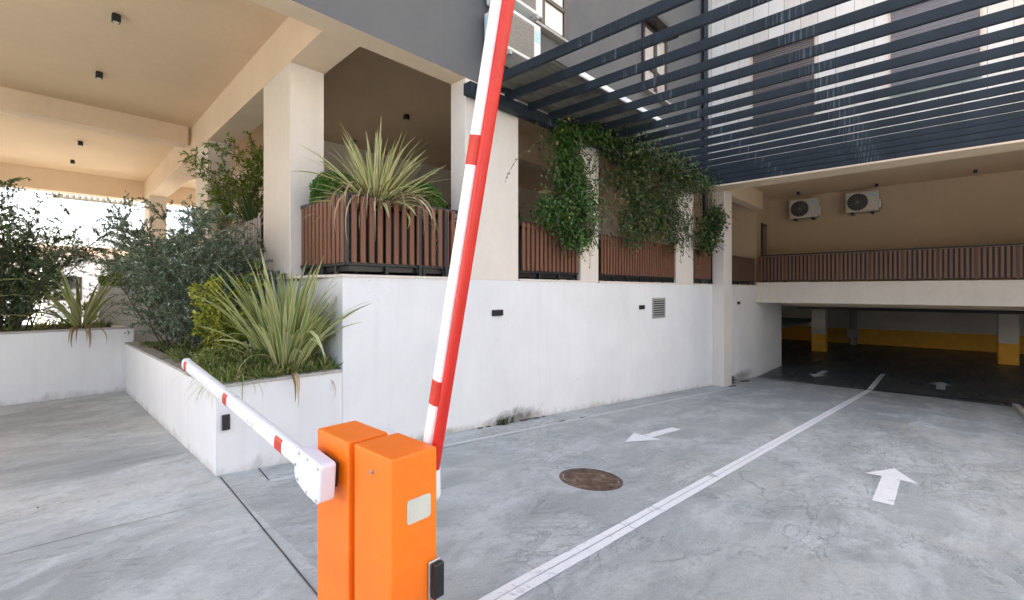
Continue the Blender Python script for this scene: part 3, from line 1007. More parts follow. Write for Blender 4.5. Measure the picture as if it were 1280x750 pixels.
f = MB(); f.box(xl(6.9) + .06, 6.86, SILL + .001, xl(6.9) + .12, 6.88, BZ1); f.build('post', BLACK, sp6, .002)
m = MB(); m.prism([(xl(6.95) + .08, 6.95), (xl(6.95) + .6, 6.95), (xl(9.9) + .6, 9.9), (xl(9.9) + .08, 9.9)], BZ0, BZ1 - .1); m.build('trough', BLACKPL, sp6)

rl = thing('railing', (16.9, 0, 1.86), 'dark brown slatted railing along the walkway above the garage mouth', 'railing')
RZ0, RZ1 = 1.86, 2.76
m = MB(); slat_run(m, (16.88, 4.5), (16.88, -7.0), RZ0 + .06, RZ1 - .04, .104, .058); m.build('slat_panel', WOODRAIL, rl, .003)
m = MB(); m.box(16.945, -7.0, RZ0 + .05, 16.95, 4.5, RZ1 - .05); m.build('backing_screen', BLACK, rl)
m = MB(); m.box(16.90, -7.0, RZ1 - .1, 16.94, 4.5, RZ1 - .05); m.box(16.90, -7.0, RZ0 + .1, 16.94, 4.5, RZ0 + .15); m.box(16.85, -7, RZ1 - .038, 16.96, 4.5, RZ1); m.build('rail', BLACK, rl, .003)
for i in range(17):
    y = 4.5 - .725 * i
    m = MB(); m.box(16.86, y - .04, RZ0, 16.955, y + .03, RZ1 - .04); m.build('post', WOODDARK, rl, .004)

# ------------------------------------------------------------------ barriers
def rounded(w, h, r, n=4):
    """rounded rectangle outline, w along u and h along v"""
    pts = []
    for (sx, sy, a0) in ((1, 1, 0), (-1, 1, 90), (-1, -1, 180), (1, -1, 270)):
        for i in range(n + 1):
            a = R(a0 + 90 * i / n)
            pts.append((sx * (w / 2 - r) + r * math.cos(a), sy * (h / 2 - r) + r * math.sin(a)))
    return pts

def arm_piece(mb, a, d, u, x, s0, s1, w, h, r, off=0.0, mi=0):
    """bar along d from s0 to s1; outline w across (world X) and h along u"""
    ring = [Vector(a) + Vector((x + px, 0, 0)) + Vector(u) * (py + off) + Vector(d) * s0 for px, py in rounded(w, h, r)]
    mb.extrude(ring, Vector(d) * (s1 - s0), mi)

def barrier(x0, y0, x1, y1, label, cat, side, pivot, ang, length, bands, two_tone):
    """cabinet + housing + boom turning in the YZ plane; side -1: boom on the -X face, +1: on the +X face"""
    b = thing('barrier_gate', ((x0 + x1) / 2, (y0 + y1) / 2, 0), label, cat, 'pair of parking barriers at the top of the ramp')
    mm = MB(); mm.box(x0, y0, .03, x1, y1, 1.0); mm.build('cabinet', ORANGE, b, .006, seg=3)
    mm = MB(); mm.box(x0 - .02, y0 - .02, 0.0, x1 + .02, y1 + .02, .028); mm.build('base_plate', STEEL, b, .003)
    d = Vector((0, math.cos(ang), math.sin(ang)))
    u = Vector((0, -math.sin(ang), math.cos(ang)))
    P = Vector((0, pivot[1], pivot[2]))
    px = pivot[0]
    mm = MB()
    bw, bh = (.052, .062) if two_tone else (.056, .080)
    arm_piece(mm, P, d, u, px, .05, length, bw, bh, .025)
    boom = mm.build('boom', ARMW, b, smooth=False)
    for (s0, s1) in bands:
        mm = MB()
        ring = [Vector((px + qx, 0, 0)) + P + u * qy + d * s0 for qx, qy in rounded(bw + .003, bh + .003, .027, 8) if qx < .006 and (two_tone or qy < bh * .42)]
        mm.extrude(ring, d * (s1 - s0))
        mm.build('red_band', REDREF, boom)
    if two_tone:
        mm = MB(); arm_piece(mm, P, d, u, px, .04, length + .002, .046, .036, .017, two_tone); mm.build('rubber_edge', ARMR, boom)
    else:
        mm = MB(); arm_piece(mm, P, d, u, px, length, length + .012, .060, .084, .027); mm.build('end_cap', WPLAST, boom)
    return b, d, u, P, px

# lower arm, on the near left cabinet
AL = math.atan2(.19, 1.9)
b1, d, u, P, px = barrier(.90, 1.722, 1.08, 1.998, 'orange parking barrier with its white arm lowered towards the planter', 'parking barrier', -1,
                          (.842, 1.83, .862), AL, 2.13, ((.34, .42), (1.13, 1.20), (2.03, 2.09)), 0)
hs = MB()
ring = [(.80, py, pz) for py, pz in ((-.075, .062), (-.064, .072), (.13, .072), (.165, .055), (.165, -.04), (.14, -.07), (.045, -.09), (-.055, -.09), (-.075, -.072))]
c = P
ring = [Vector((.800, 0, 0)) + c + Vector(d) * py + Vector(u) * pz for _, py, pz in ring]
hs.extrude(ring, (.066, 0, 0))
hs.build('arm_housing', WPLAST, b1, .010, seg=3)
hp = MB()
hp.obox((.882, c.y + .03, c.z), (.0135, 0, 0), d * .065, u * .05)
hp.build('hub_plate', BLACKPL, b1, .003)
for py, pz in ((-.058, .055), (.035, .060), (.115, .057), (.148, 0), (.122, -.054), (.035, -.074), (-.056, -.072)):
    q = c + d * py + u * pz
    sc_m = MB(); sc_m.disc((.7995, q.y, q.z), (-1, 0, 0), .006, .002, 10); sc_m.build('screw', STEEL, b1)

# raised arm, on the far side of the near right cabinet
AR = R(90 + 12.6 + 0)
b2, d, u, P, px = barrier(.91, 1.43, 1.11, 1.695, 'orange parking barrier with blank plate and red and white arm raised', 'parking barrier', 1,
                          (1.146, 1.55, .86), math.pi - R(90 - 13.6), 2.6, ((.30, .40), (1.23, 1.335), (2.15, 2.25)), .047)
hs = MB()
ring = [Vector((1.122, 0, 0)) + P + Vector((0, py, pz)) for py, pz in ((-.06, .08), (.085, .09), (.095, .07), (.095, -.09), (.06, -.12), (-.035, -.12), (-.065, -.09))]
hs.extrude(ring, (.058, 0, 0))
hs.build('arm_housing', WPLAST, b2, .014, seg=4)
m = MB(); m.disc((1.108, P.y, P.z), (1, 0, 0), .06, .018, 20); m.build('hub_plate', BLACKPL, b2)
m = MB()
ring = [Vector((1.026 + a, 1.4299, .79 + bb)) for a, bb in rounded(.105, .088, .012)]
m.extrude(ring, (0, -.003, 0)); m.build('blank_plate', PLATE, b2)
for a in (-.04, .04):
    m = MB(); m.disc((1.026 + a, 1.4268, .79), (0, -1, 0), .003, .001, 10); m.build('rivet', STEEL, b2)
m = MB(); m.disc((.9098, 1.558, .945 - .02), (-1, 0, 0), .009, .006, 16); m.disc((.9035, 1.558, .925), (-1, 0, 0), .004, .003, 10); m.build('lock', STEEL, b2)
m = MB(); m.box(1.065, 1.420, .43, 1.122, 1.4298, .575); m.build('sensor_plate', STEEL, b2, .004)
m = MB(); m.box(1.074, 1.398, .437, 1.122, 1.4198, .567); m.build('sensor', BLACKPL, b2, .005)

# ------------------------------------------------------------------ lamps, vents, air conditioners
def ceiling_light(x, y, label, z=ZC, proto=[None]):
    if proto[0] is None:
        o = thing('ceiling_light', (x, y, z), label, 'ceiling light', 'small black cube lights on the ceilings')
        mm = MB(); mm.box(x - .042, y - .042, z - .10, x + .042, y + .042, z - .012); mm.build('shade', BLACK, o, .004)
        mm = MB(); mm.box(x - .03, y - .03, z - .012, x + .03, y + .03, z - .001); mm.build('bracket', BLACK, o)
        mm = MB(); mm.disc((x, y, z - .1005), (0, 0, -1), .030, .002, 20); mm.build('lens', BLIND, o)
        proto[0] = o
    else:
        o = copy_tree(proto[0])
        o.location = (x, y, z)
        o['label'] = label
    return o
ceiling_light(.853, 7.4, 'black cube light on portico ceiling, nearest the top edge of the photo')
ceiling_light(.90, 9.55, 'black cube light on portico ceiling just before the cross beam')
ceiling_light(1.03, 14.3, 'black cube light on portico ceiling just behind the cross beam')
ceiling_light(1.04, 16.5, 'black cube light deepest under the portico, closest to its far beam')
ceiling_light(5.13, 7.55, 'black cube light on dim terrace ceiling, above right of the striped flax')
ceiling_light(5.2, 9.7, 'black cube light on terrace ceiling, half hidden behind the striped flax leaves')
ceiling_light(18.3, 3.68, 'black ceiling light above the left air conditioner in the recess')
ceiling_light(18.6, 1.59, 'black ceiling light right above the second air conditioner in the recess')
ceiling_light(18.3, -.61, 'black ceiling light in the recess far right of both air conditioners')

def wall_light(x, z, label, y=YF, w=.2, h=.085, dp=.035):
    o = thing('wall_light', (x, y, z), label, 'wall light', 'small black lights on the white walls')
    mm = MB(); mm.box(x - w / 2, y - dp, z - h / 2, x + w / 2, y - .002, z + h / 2); mm.build('housing', BLACK, o, .006)
    mm = MB(); mm.box(x - w / 2 + .015, y - dp - .003, z - h / 2 + .015, x + w / 2 - .015, y - dp + .001, z + h / 2 - .02); mm.build('lens', BLACKPL, o, .002)
    return o
wall_light(4.62, 1.285, 'black slot light on white wall below the broad column, just right of raised arm')
wall_light(8.85, 1.25, 'black slot light on white wall left of the louvred vent')
wall_light(15.0, 1.22, 'small black light on the wall between projecting column and garage mouth')
wall_light(1.262, .45, 'black upright light at the corner of the low white planter', w=.06, h=.135, dp=.03)

v = thing('air_vent', (9.63, YF, 1.2), 'square pale metal louvred vent on the white terrace wall', 'vent')
m = MB()
m.box(9.33, YF - .02, .99, 9.36, YF - .002, 1.44); m.box(9.92, YF - .02, .99, 9.95, YF - .002, 1.44)
m.box(9.36, YF - .02, .99, 9.92, YF - .002, 1.02); m.box(9.36, YF - .02, 1.41, 9.92, YF - .002, 1.44)
m.build('frame', VENT, v, .003)
m = MB(); m.box(9.36, YF - .006, 1.02, 9.92, YF - .003, 1.41); m.build('backing', BLACKPL, v)
m = MB()
for i in range(8):
    z = 1.045 + i * .049
    m.obox((9.64, YF - .017, z), (.28, 0, 0), (0, .011, .011), (0, .001, -.001))
m.build('louvres', VENT, v)

def air_conditioner(x, y, z, label, face, w=.86, h=.66, d=.32):
    """outdoor unit, built facing -Y at its place and turned with its Empty"""
    o = thing('air_conditioner', (0, 0, 0), label, 'air conditioner', 'outdoor air conditioner units')
    mm = MB(); mm.box(-w / 2, -d, 0, w / 2, 0, h); mm.build('casing', ACCR, o, .015, seg=3)
    fx = -w * .14
    mm = MB(); mm.disc((fx, -d - .001, h / 2), (0, -1, 0), h * .42, .004, 32); mm.build('fan_recess', ACDARK, o)
    gr = MB()
    for k in range(1, 6):
        rr = h * .42 * k / 5.5
        pts = [(fx + rr * math.cos(a), -d - .016, h / 2 + rr * math.sin(a)) for a in [2 * math.pi * i / 28 for i in range(29)]]
        gr.tube(pts, .0035, 5, cap=False)
    for k in range(8):
        a = math.pi * k / 8
        gr.tube([(fx - h * .42 * math.cos(a), -d - .02, h / 2 - h * .42 * math.sin(a)), (fx + h * .42 * math.cos(a), -d - .02, h / 2 + h * .42 * math.sin(a))], .003, 5)
    gr.build('grille', ACG, o, smooth=True)
    mm = MB(); mm.box(w / 2 - .2, -d - .004, h * .72, w / 2 - .05, -d - .001, h * .86); mm.build('sticker', STICKER, o)
    mm = MB(); mm.box(w / 2 + .001, -.25, .1, w / 2 + .05, -.05, h * .55); mm.build('valve_cover', ACW, o, .01)
    for sx in (-1, 1):
        mm = MB(); mm.box(sx * w * .3 - .025, -d - .02, -.06, sx * w * .3 + .025, .1, -.002); mm.build('bracket', BLACK, o, .003)
    o.location = (x, y, z)
    o.rotation_euler = (0, 0, face)
    return o
FACEX = R(-90)   # front towards -X
air_conditioner(19.1, 3.62, 4.13, 'white air conditioner unit high on tan recess wall, the one nearer the door', FACEX)
air_conditioner(19.1, 1.98, 4.15, 'white air conditioner unit high on tan recess wall, the one farther from the door', FACEX)

def facade_ac(x, z, label):
    """side-on unit on the grey wall: flat louvred front with a pale rim, finned end"""
    w, h, d = .76, .56, .36
    y = YF - .06
    o = thing('air_conditioner', (x + w / 2, y, z), label, 'air conditioner', 'outdoor air conditioner units')
    mm = MB(); mm.box(x, y - d, z, x + w, y, z + h); mm.build('casing', ACW, o, .012, seg=3)
    mm = MB(); mm.box(x + .03, y - d - .008, z + .04, x + w - .15, y - d - .001, z + h - .05); mm.build('grille', ACG, o, .002)
    lv = MB()
    for i in range(22):
        xx = x + .045 + i * .025
        lv.box(xx, y - d - .013, z + .05, xx + .006, y - d - .0085, z + h - .06)
    for i in range(12):
        zz = z + .06 + i * .036
        lv.box(x + .035, y - d - .017, zz, x + w - .155, y - d - .0135, zz + .005)
    lv.build('front_mesh', ACG, o)
    fn = MB()
    for i in range(16):
        yy = y - d + .03 + i * .0195
        fn.box(x - .007, yy, z + .05, x - .001, yy + .008, z + h - .05)
    fn.build('fins', STICKER, o)
    mm = MB(); mm.box(x + w - .12, y - d - .004, z + h * .55, x + w - .02, y - d - .001, z + h * .85); mm.build('sticker', STICKER, o)
    for sx in (.12, w - .12):
        mm = MB(); mm.box(x + sx - .025, y - d - .02, z - .06, x + sx + .025, y + .055, z - .002); mm.box(x + sx - .025, y + .02, z - .3, x + sx + .025, y + .055, z - .06); mm.build('bracket', VENT, o, .003)
    return o
facade_ac(4.32, 4.76, 'white air conditioner on grey facade, just above the raised barrier arm band')
facade_ac(4.36, 5.46, 'white air conditioner on grey facade, upper of the two, seen only from below')

# ------------------------------------------------------------------ plants
def leaf_arrays(P, D, N, L, W, fold=.25):
    """each leaf: base, two sides, tip; folded along the middle"""
    P, D, N = (np.asarray(a, float) for a in (P, D, N))
    D = D / np.linalg.norm(D, axis=1, keepdims=True)
    S = np.cross(D, N)
    S /= np.linalg.norm(S, axis=1, keepdims=True) + 1e-9
    U = np.cross(S, D)
    L = np.asarray(L)[:, None]
    W = np.asarray(W)[:, None]
    base = P
    tip = P + D * L - U * L * .08
    m1 = P + D * L * .30
    lf = m1 + S * W * .5 + U * W * fold
    rt = m1 - S * W * .5 + U * W * fold
    m2 = P + D * L * .68
    lf2 = m2 + S * W * .38 + U * W * fold * .6
    rt2 = m2 - S * W * .38 + U * W * fold * .6
    mid = P + D * L * .5
    V = np.stack([base, lf, lf2, tip, rt2, rt], 1).reshape(-1, 3)
    return V

def leaf_mesh(name, V, mat, parent):
    off = np.array(root_loc(parent)) if parent is not None else np.zeros(3)
    V = V - off
    n = len(V) // 6
    me = bpy.data.meshes.new(name)
    me.vertices.add(len(V))
    me.vertices.foreach_set('co', V.astype(np.float32).ravel())
    idx = np.arange(n)[:, None] * 6
    f1 = idx + np.array([[0, 1, 2, 3]])
    f2 = idx + np.array([[0, 3, 4, 5]])
    F = np.stack([f1, f2], 1).reshape(-1)
    me.loops.add(len(F))
    me.loops.foreach_set('vertex_index', F.astype(np.int32))
    me.polygons.add(2 * n)
    me.polygons.foreach_set('loop_start', (np.arange(2 * n) * 4).astype(np.int32))
    me.polygons.foreach_set('loop_total', np.full(2 * n, 4, np.int32))
    me.materials.append(mat)
    me.update(calc_edges=True)
    me.validate()
    return link_obj(name, me, parent)

def unit(rng, n):
    v = rng.normal(size=(n, 3))
    return v / np.linalg.norm(v, axis=1, keepdims=True)

def path(rng, base, d, length, n=8, wander=.12, grav=0.0, up=0.0):
    p = np.array(base, float)
    d = np.array(d, float)
    d /= np.linalg.norm(d)
    pts = [p.copy()]
    for i in range(n):
        d = d + rng.normal(size=3) * wander + np.array([0, 0, up - grav * (i / n)])
        d /= np.linalg.norm(d)
        p = p + d * length / n
        pts.append(p.copy())
    return np.array(pts)

def sample(pts, t):
    t = np.clip(t, 0, .9999) * (len(pts) - 1)
    i = t.astype(int)
    f = (t - i)[:, None]
    return pts[i] * (1 - f) + pts[i + 1] * f, pts[i + 1] - pts[i]

def shrub(name, base, label, mat, seed, stems=14, height=2.0, spread=.5, twigs=14, twig_len=.45, leaves=22, ll=.045, lw=.014,
          t0=.15, grav=.25, up=.05, wander=.12, base_r=.12, cat='shrub', group=None, stem_r=.012, tmin=.15, twig_up=.35, squash=(1, 1), nod=.0):
    rng = np.random.default_rng(seed)
    o = thing(name, tuple(base), label, cat, group)
    st = MB()
    Vs = []
    for s in range(stems):
        a = rng.uniform(0, 2 * math.pi)
        tl = rng.uniform(0, 1) ** .7 * spread
        d = np.array([math.cos(a) * tl * squash[0], math.sin(a) * tl * squash[1], 1.0])
        b = np.array(base) + np.array([math.cos(a) * base_r * rng.uniform(0, 1) * squash[0], math.sin(a) * base_r * rng.uniform(0, 1) * squash[1], 0])
        ln = height * rng.uniform(.62, 1.08) * (1 - .25 * tl / (spread + 1e-6) * rng.uniform(.3, 1))
        pts = path(rng, b, d, ln, 9, wander, grav * .3, up)
        st.tube(pts, [stem_r * (1 - .85 * i / 9) for i in range(10)], 5)
        curves = [(pts, int(leaves * 1.4), .3)]
        nt = rng.integers(max(1, int(twigs * .7)), twigs + 1)
        ts = tmin + (1 - tmin) * rng.uniform(0, 1, nt) ** .8
        bp, bd = sample(pts, ts)
        for j in range(nt):
            aa = rng.uniform(0, 2 * math.pi)
            dd = np.array([math.cos(aa), math.sin(aa), twig_up + rng.normal() * .3]) + bd[j] / np.linalg.norm(bd[j]) * .7
            tp = path(rng, bp[j], dd, twig_len * rng.uniform(.5, 1.15) * (1.15 - .5 * ts[j]), 6, .13, grav, 0)
            st.tube(tp, [stem_r * .32 * (1 - .8 * i / 6) for i in range(7)], 3, cap=False)
            curves.append((tp, leaves, .0))
        for (c, nl, tt) in curves:
            t = np.sort(rng.uniform(tt, 1.0, nl))
            p, dd = sample(c, t)
            dd = dd / (np.linalg.norm(dd, axis=1, keepdims=True) + 1e-9)
            r = unit(rng, nl)
            D = dd * .75 + r * .8 + np.array([0, 0, -nod])
            N = unit(rng, nl) * .6 + np.array([0, 0, 1.0])
            Ln = ll * rng.uniform(.6, 1.25, nl)
            Vs.append(leaf_arrays(p, D, N, Ln, Ln * lw / ll * rng.uniform(.8, 1.2, nl)))
    st.build('stems', BARK, o, smooth=True)
    leaf_mesh('foliage', np.concatenate(Vs), mat, o)
    return o

def blade(mb, base, az, el, L, w, droop, mi_mid, mi_edge, rng, n=9, fold=.35, edge=.55, twist=0.0):
    p = Vector(base)
    rows = []
    for i in range(n + 1):
        s = i / n
        pitch = el - droop * (s ** 1.6)
        d = Vector((math.cos(az) * math.cos(pitch), math.sin(az) * math.cos(pitch), math.sin(pitch)))
        if i:
            p = p + d * (L / n)
        side = Vector((-math.sin(az), math.cos(az), 0))
        up = side.cross(d) * -1
        up = d.cross(side) if d.cross(side).z > 0 or abs(pitch) > 1.5 else -d.cross(side)
        tw = twist * s
        sd = side * math.cos(tw) + up * math.sin(tw)
        u2 = up * math.cos(tw) - side * math.sin(tw)
        ww = w * min(1.0, .45 + s * 2.2) * max(.02, (1 - s ** 2.6)) ** .8
        rows.append([p + sd * ww * k * .5 + u2 * abs(k) * ww * .5 * fold * (1 - .5 * s) for k in (-1, -edge, 0, edge, 1)])
    vs_ = [q for r in rows for q in r]
    for i in range(n):
        for k in range(4):
            mb.add([], [])
    b = len(mb.v)
    mb.v += [tuple(q) for q in vs_]
    for i in range(n):
        for k in range(4):
            mb.f.append((b + i * 5 + k, b + i * 5 + k + 1, b + (i + 1) * 5 + k + 1, b + (i + 1) * 5 + k))
            mb.mi.append(mi_edge if k in (0, 3) else mi_mid)

def flax(base, label, seed, n, L, w, mats, el=(.75, 1.5), droop=(.2, .9), dry=0, dry_az=None, az_range=(0, 2 * math.pi), base_r=.1, edge=.55, bent=.12, dryL=(.5, .8)):
    rng = random.Random(seed)
    o = thing('flax_plant', base, label, 'flax plant', 'sword-leaved flax plants')
    mb = MB()
    for i in range(n):
        az = rng.uniform(*az_range)
        e = rng.uniform(*el)
        r = base_r * rng.uniform(.1, 1)
        bp = (base[0] + math.cos(az) * r, base[1] + math.sin(az) * r, base[2] - .02)
        ll = L * rng.uniform(.55, 1.08) * (.72 + .28 * math.sin(e))
        dr = rng.uniform(*droop) * (1.25 - .5 * (e - el[0]) / (el[1] - el[0] + 1e-6))
        if rng.random() < bent:
            dr += rng.uniform(.7, 1.6)
        blade(mb, bp, az, e, ll, w * rng.uniform(.65, 1.15), dr, 0, 1, rng, edge=edge, twist=rng.uniform(-.9, .9))
    mb.build('leaves', mats, o, smooth=True)
    if dry:
        db = MB()
        for i in range(dry):
            az = rng.uniform(*(dry_az or (0, 2 * math.pi)))
            blade(db, (base[0] + math.cos(az) * base_r, base[1] + math.sin(az) * base_r, base[2]), az, rng.uniform(.3, .9), rng.uniform(*dryL), w * rng.uniform(.35, .7),
                  rng.uniform(2.1, 2.7), 0, 0, rng, fold=.6, twist=rng.uniform(-1, 1))
        db.build('dry_leaves', [L_DRY], o, smooth=True)
    return o

# --- the corner planter
flax((1.93, 5.02, .74), 'big green flax with pale leaf edges in the corner planter beside the white wall', 11, 250, 1.22, .052, [L_FLAXP, L_FLAXE],
     (.95, 1.54), (.2, .75), dry=10, base_r=.18, edge=.60, dryL=(.4, .7))
shrub('olive_shrub', (1.72, 8.2, .72), 'large grey-green olive shrub, the farther half of the mass in the corner planter', L_OLIVE, 21, 40, 2.35, .42, 26, .5, 44, .046, .015,
      squash=(.75, 1.5), base_r=.35, tmin=.08, group='olive shrubs in the corner planter')
shrub('olive_shrub', (1.80, 6.75, .72), 'grey-green olive shrub in the corner planter, nearer half beside the golden bush', L_OLIVE, 22, 34, 1.95, .42, 25, .45, 44, .046, .015,
      squash=(.8, 1.3), base_r=.3, tmin=.08, group='olive shrubs in the corner planter')
shrub('golden_bush', (1.55, 5.72, .72), 'low bush with bright yellow-green leaves between olive and big flax', L_YEL, 23, 16, 1.12, .25, 11, .2, 22, .05, .028, base_r=.12, stem_r=.007)
shrub('golden_bush', (1.93, 5.95, .72), 'upright yellow-leaved sprig just behind the big flax', L_YEL, 24, 6, 1.25, .1, 12, .14, 22, .045, .026, base_r=.06, stem_r=.006)
shrub('dark_bush', (2.16, 5.62, .72), 'small dark leathery bush against the white wall below the first column', L_DARK, 25, 6, 1.35, .22, 7, .25, 14, .06, .028, base_r=.06, stem_r=.007, squash=(.6, 1))
for i, (x, y, h_, n_) in enumerate(((1.46, 5.25, .34, 10), (1.62, 4.98, .30, 9), (1.47, 6.3, .30, 8), (2.2, 4.95, .22, 7))):
    shrub('low_plant', (x, y, .73), ('low leafy green plant at the planter corner behind the arm tip', 'low leafy green plant beside the big flax base at the planter front edge',
                                     'low leafy plant at the foot of the olive shrub along the planter side', 'small low plant between the big flax and the white wall')[i],
          (L_GRASS, L_WEED, L_WEED, L_WEED)[i], 200 + i, stems=n_ * 2, height=h_, spread=.8, twigs=7, twig_len=.13, leaves=16, ll=.04, lw=.014, base_r=.13, stem_r=.004, cat='plant', group='low plants in the corner planter')
# low growth that spills over the edge: uncountable
def ground_cover(name, areas, mat, n, seed, Lr, wr, label=None, z=.74):
    rng = np.random.default_rng(seed)
    P, D, N, Ls, Ws = [], [], [], [], []
    for (x0, y0, x1, y1, k) in areas:
        m_ = int(n * k)
        nt = max(3, m_ // 40)
        cx, cyy = rng.uniform(x0, x1, nt), rng.uniform(y0, y1, nt)
        i = rng.integers(0, nt, m_)
        p = np.stack([cx[i] + rng.normal(0, .035, m_), cyy[i] + rng.normal(0, .035, m_), np.full(m_, z)], 1)
        a = rng.uniform(0, 2 * math.pi, m_)
        e = rng.uniform(.3, 1.4, m_)
        D.append(np.stack([np.cos(a) * np.cos(e), np.sin(a) * np.cos(e), np.sin(e)], 1))
        P.append(p)
        N.append(unit(rng, m_) * .4 + np.array([0, 0, 1]))
        L = rng.uniform(*Lr, m_)
        Ls.append(L)
        Ws.append(rng.uniform(*wr, m_))
    o = leaf_mesh(name, leaf_arrays(np.concatenate(P), np.concatenate(D), np.concatenate(N), np.concatenate(Ls), np.concatenate(Ws)), mat, None)
    o['kind'] = 'stuff'
    if label:
        o['label'] = label
    return o
ground_cover('grass', [(1.3, 4.72, 1.8, 5.6, .5), (1.35, 5.2, 1.6, 7.2, .3), (1.7, 4.72, 2.3, 5.0, .2)], L_GRASS, 9000, 31, (.06, .22), (.004, .010))
ground_cover('weeds', [(1.3, 4.74, 2.3, 5.2, .5), (1.32, 5.0, 1.7, 9.2, .5)], L_WEED, 8000, 32, (.02, .055), (.010, .022), z=.77)
ground_cover('leaf_litter', [(-6.5, 9.75, 1.1, 11.5, 1)], L_GRASS, 4000, 33, (.05, .2), (.006, .014), z=.97)
# overhanging dry grass at the corner
def hanging_tuft(base, seed, n, label):
    rng = random.Random(seed)
    mb = MB()
    for i in range(n):
        az = rng.uniform(math.pi * .95, math.pi * 1.6)
        bp = (base[0] + rng.uniform(-.05, .14), base[1] + rng.uniform(-.03, .12), base[2])
        blade(mb, bp, az, rng.uniform(.2, .9), rng.uniform(.2, .5), .007, rng.uniform(1.2, 2.4), 0, 0, rng, n=6)
    return tag(mb.build('grass_tuft', [L_GRASS], None, smooth=True), label, 'grass tuft')
hanging_tuft((1.3, 4.72, .79), 5, 46, 'dry grass tuft spilling over the planter corner behind the lowered arm')

# --- back planter
shrub('dark_shrub', (-.05, 10.4, .95), 'dark round shrub with wispy top at left in the back planter', L_DARK, 41, 46, 2.3, .55, 26, .5, 38, .044, .017, base_r=.3, tmin=.05, twig_up=.15)
shrub('dark_shrub', (-1.5, 10.8, .95), 'dark shrub in the back planter at the very left edge', L_DARK, 42, 34, 2.2, .55, 24, .5, 36, .044, .017, base_r=.3, tmin=.05)
shrub('green_shrub', (1.42, 12.3, .2), 'lighter green feathery shrub behind the back planter, beside the olive', L_NAND, 43, 28, 2.6, .3, 20, .42, 28, .06, .017, base_r=.25, tmin=.25)
flax((.72, 9.86, .98), 'small flax in the back planter with leaves hanging down its white wall', 12, 44, 1.38, .055, [L_FLAXP, L_FLAXE], (.6, 1.5), (.3, 1.1), dry=7, dry_az=(4.2, 5.2), bent=.2, dryL=(.5, .75), edge=.7)

# --- terrace plants
flax((2.95, 4.98, 2.56), 'cream-striped flax overhanging the brown slatted planter on the wall corner', 13, 210, 1.04, .046, [L_FLAXG, L_FLAXC],
     (.1, 1.5), (.15, 1.0), dry=22, dry_az=(3.3, 5.9), base_r=.13, edge=.42, bent=.06, dryL=(.75, 1.2))
def ball(base, r, label, seed):
    rng = np.random.default_rng(seed)
    o = thing('boxwood_ball', tuple(base), label, 'boxwood', 'clipped boxwood balls in the corner planter')
    n = 7000
    dirs = unit(rng, n)
    rad = r * (rng.uniform(.55, 1.0, n) ** .4) * (1 + .07 * np.sin(dirs[:, 0] * 9 + seed) * np.cos(dirs[:, 2] * 8))
    p = np.array(base) + np.array([0, 0, r * .75]) + dirs * rad[:, None] * np.array([1, 1, .95])
    D = dirs * .7 + unit(rng, n) * .8 + np.array([0, 0, .4])
    L = rng.uniform(.018, .034, n)
    leaf_mesh('foliage', leaf_arrays(p, D, unit(rng, n), L, L * .55), L_BOX, o)
    st = MB()
    for i in range(14):
        a = rng.uniform(0, 6.28)
        st.tube(path(rng, base, (math.cos(a) * .6, math.sin(a) * .6, 1), r * 1.3, 5, .1), .005, 4)
    st.build('stems', BARK, o)
    return o
ball((2.68, 5.42, 2.52), .30, 'clipped green boxwood ball left of the striped flax, by the first column', 51)
ball((3.72, 5.12, 2.52), .30, 'clipped green boxwood ball right of the striped flax', 52)
shrub('bamboo_shrub', (2.72, 8.9, 2.45), 'airy yellow-green bamboo-like shrub on the terrace end above the olive', L_NAND, 61, 18, 1.75, .34, 16, .42, 18, .08, .022, base_r=.2, tmin=.2, squash=(.5, 1.6), stem_r=.008, nod=.3)
shrub('bamboo_shrub', (2.66, 9.7, 2.45), 'sparse airy shrub on terrace end in front of the second column', L_NAND, 62, 8, 1.5, .3, 10, .36, 13, .07, .017, base_r=.2, tmin=.2, squash=(.5, 1.3), stem_r=.008, nod=.3)
flax((2.56, 7.95, 2.56), 'dark green flax with brown dead leaves on terrace end beside the first column', 14, 46, .8, .04, [L_FLAXD, L_FLAXD], (.25, 1.45), (.2, .8), dry=26, dry_az=(2.4, 5.4), base_r=.1, dryL=(.35, .6))
shrub('feathery_plant', (5.36, 4.92, 2.52), 'small feathery green plant at left end of second slatted planter', L_BOX, 63, 12, .42, .45, 5, .14, 16, .05, .008, base_r=.1, stem_r=.004, cat='plant')
shrub('dark_bush', (13.9, 4.9, 2.5), 'small dark plant in the shadowed planter behind the projecting column', L_DARK, 64, 8, .62, .5, 6, .25, 12, .07, .03, base_r=.15, stem_r=.006)

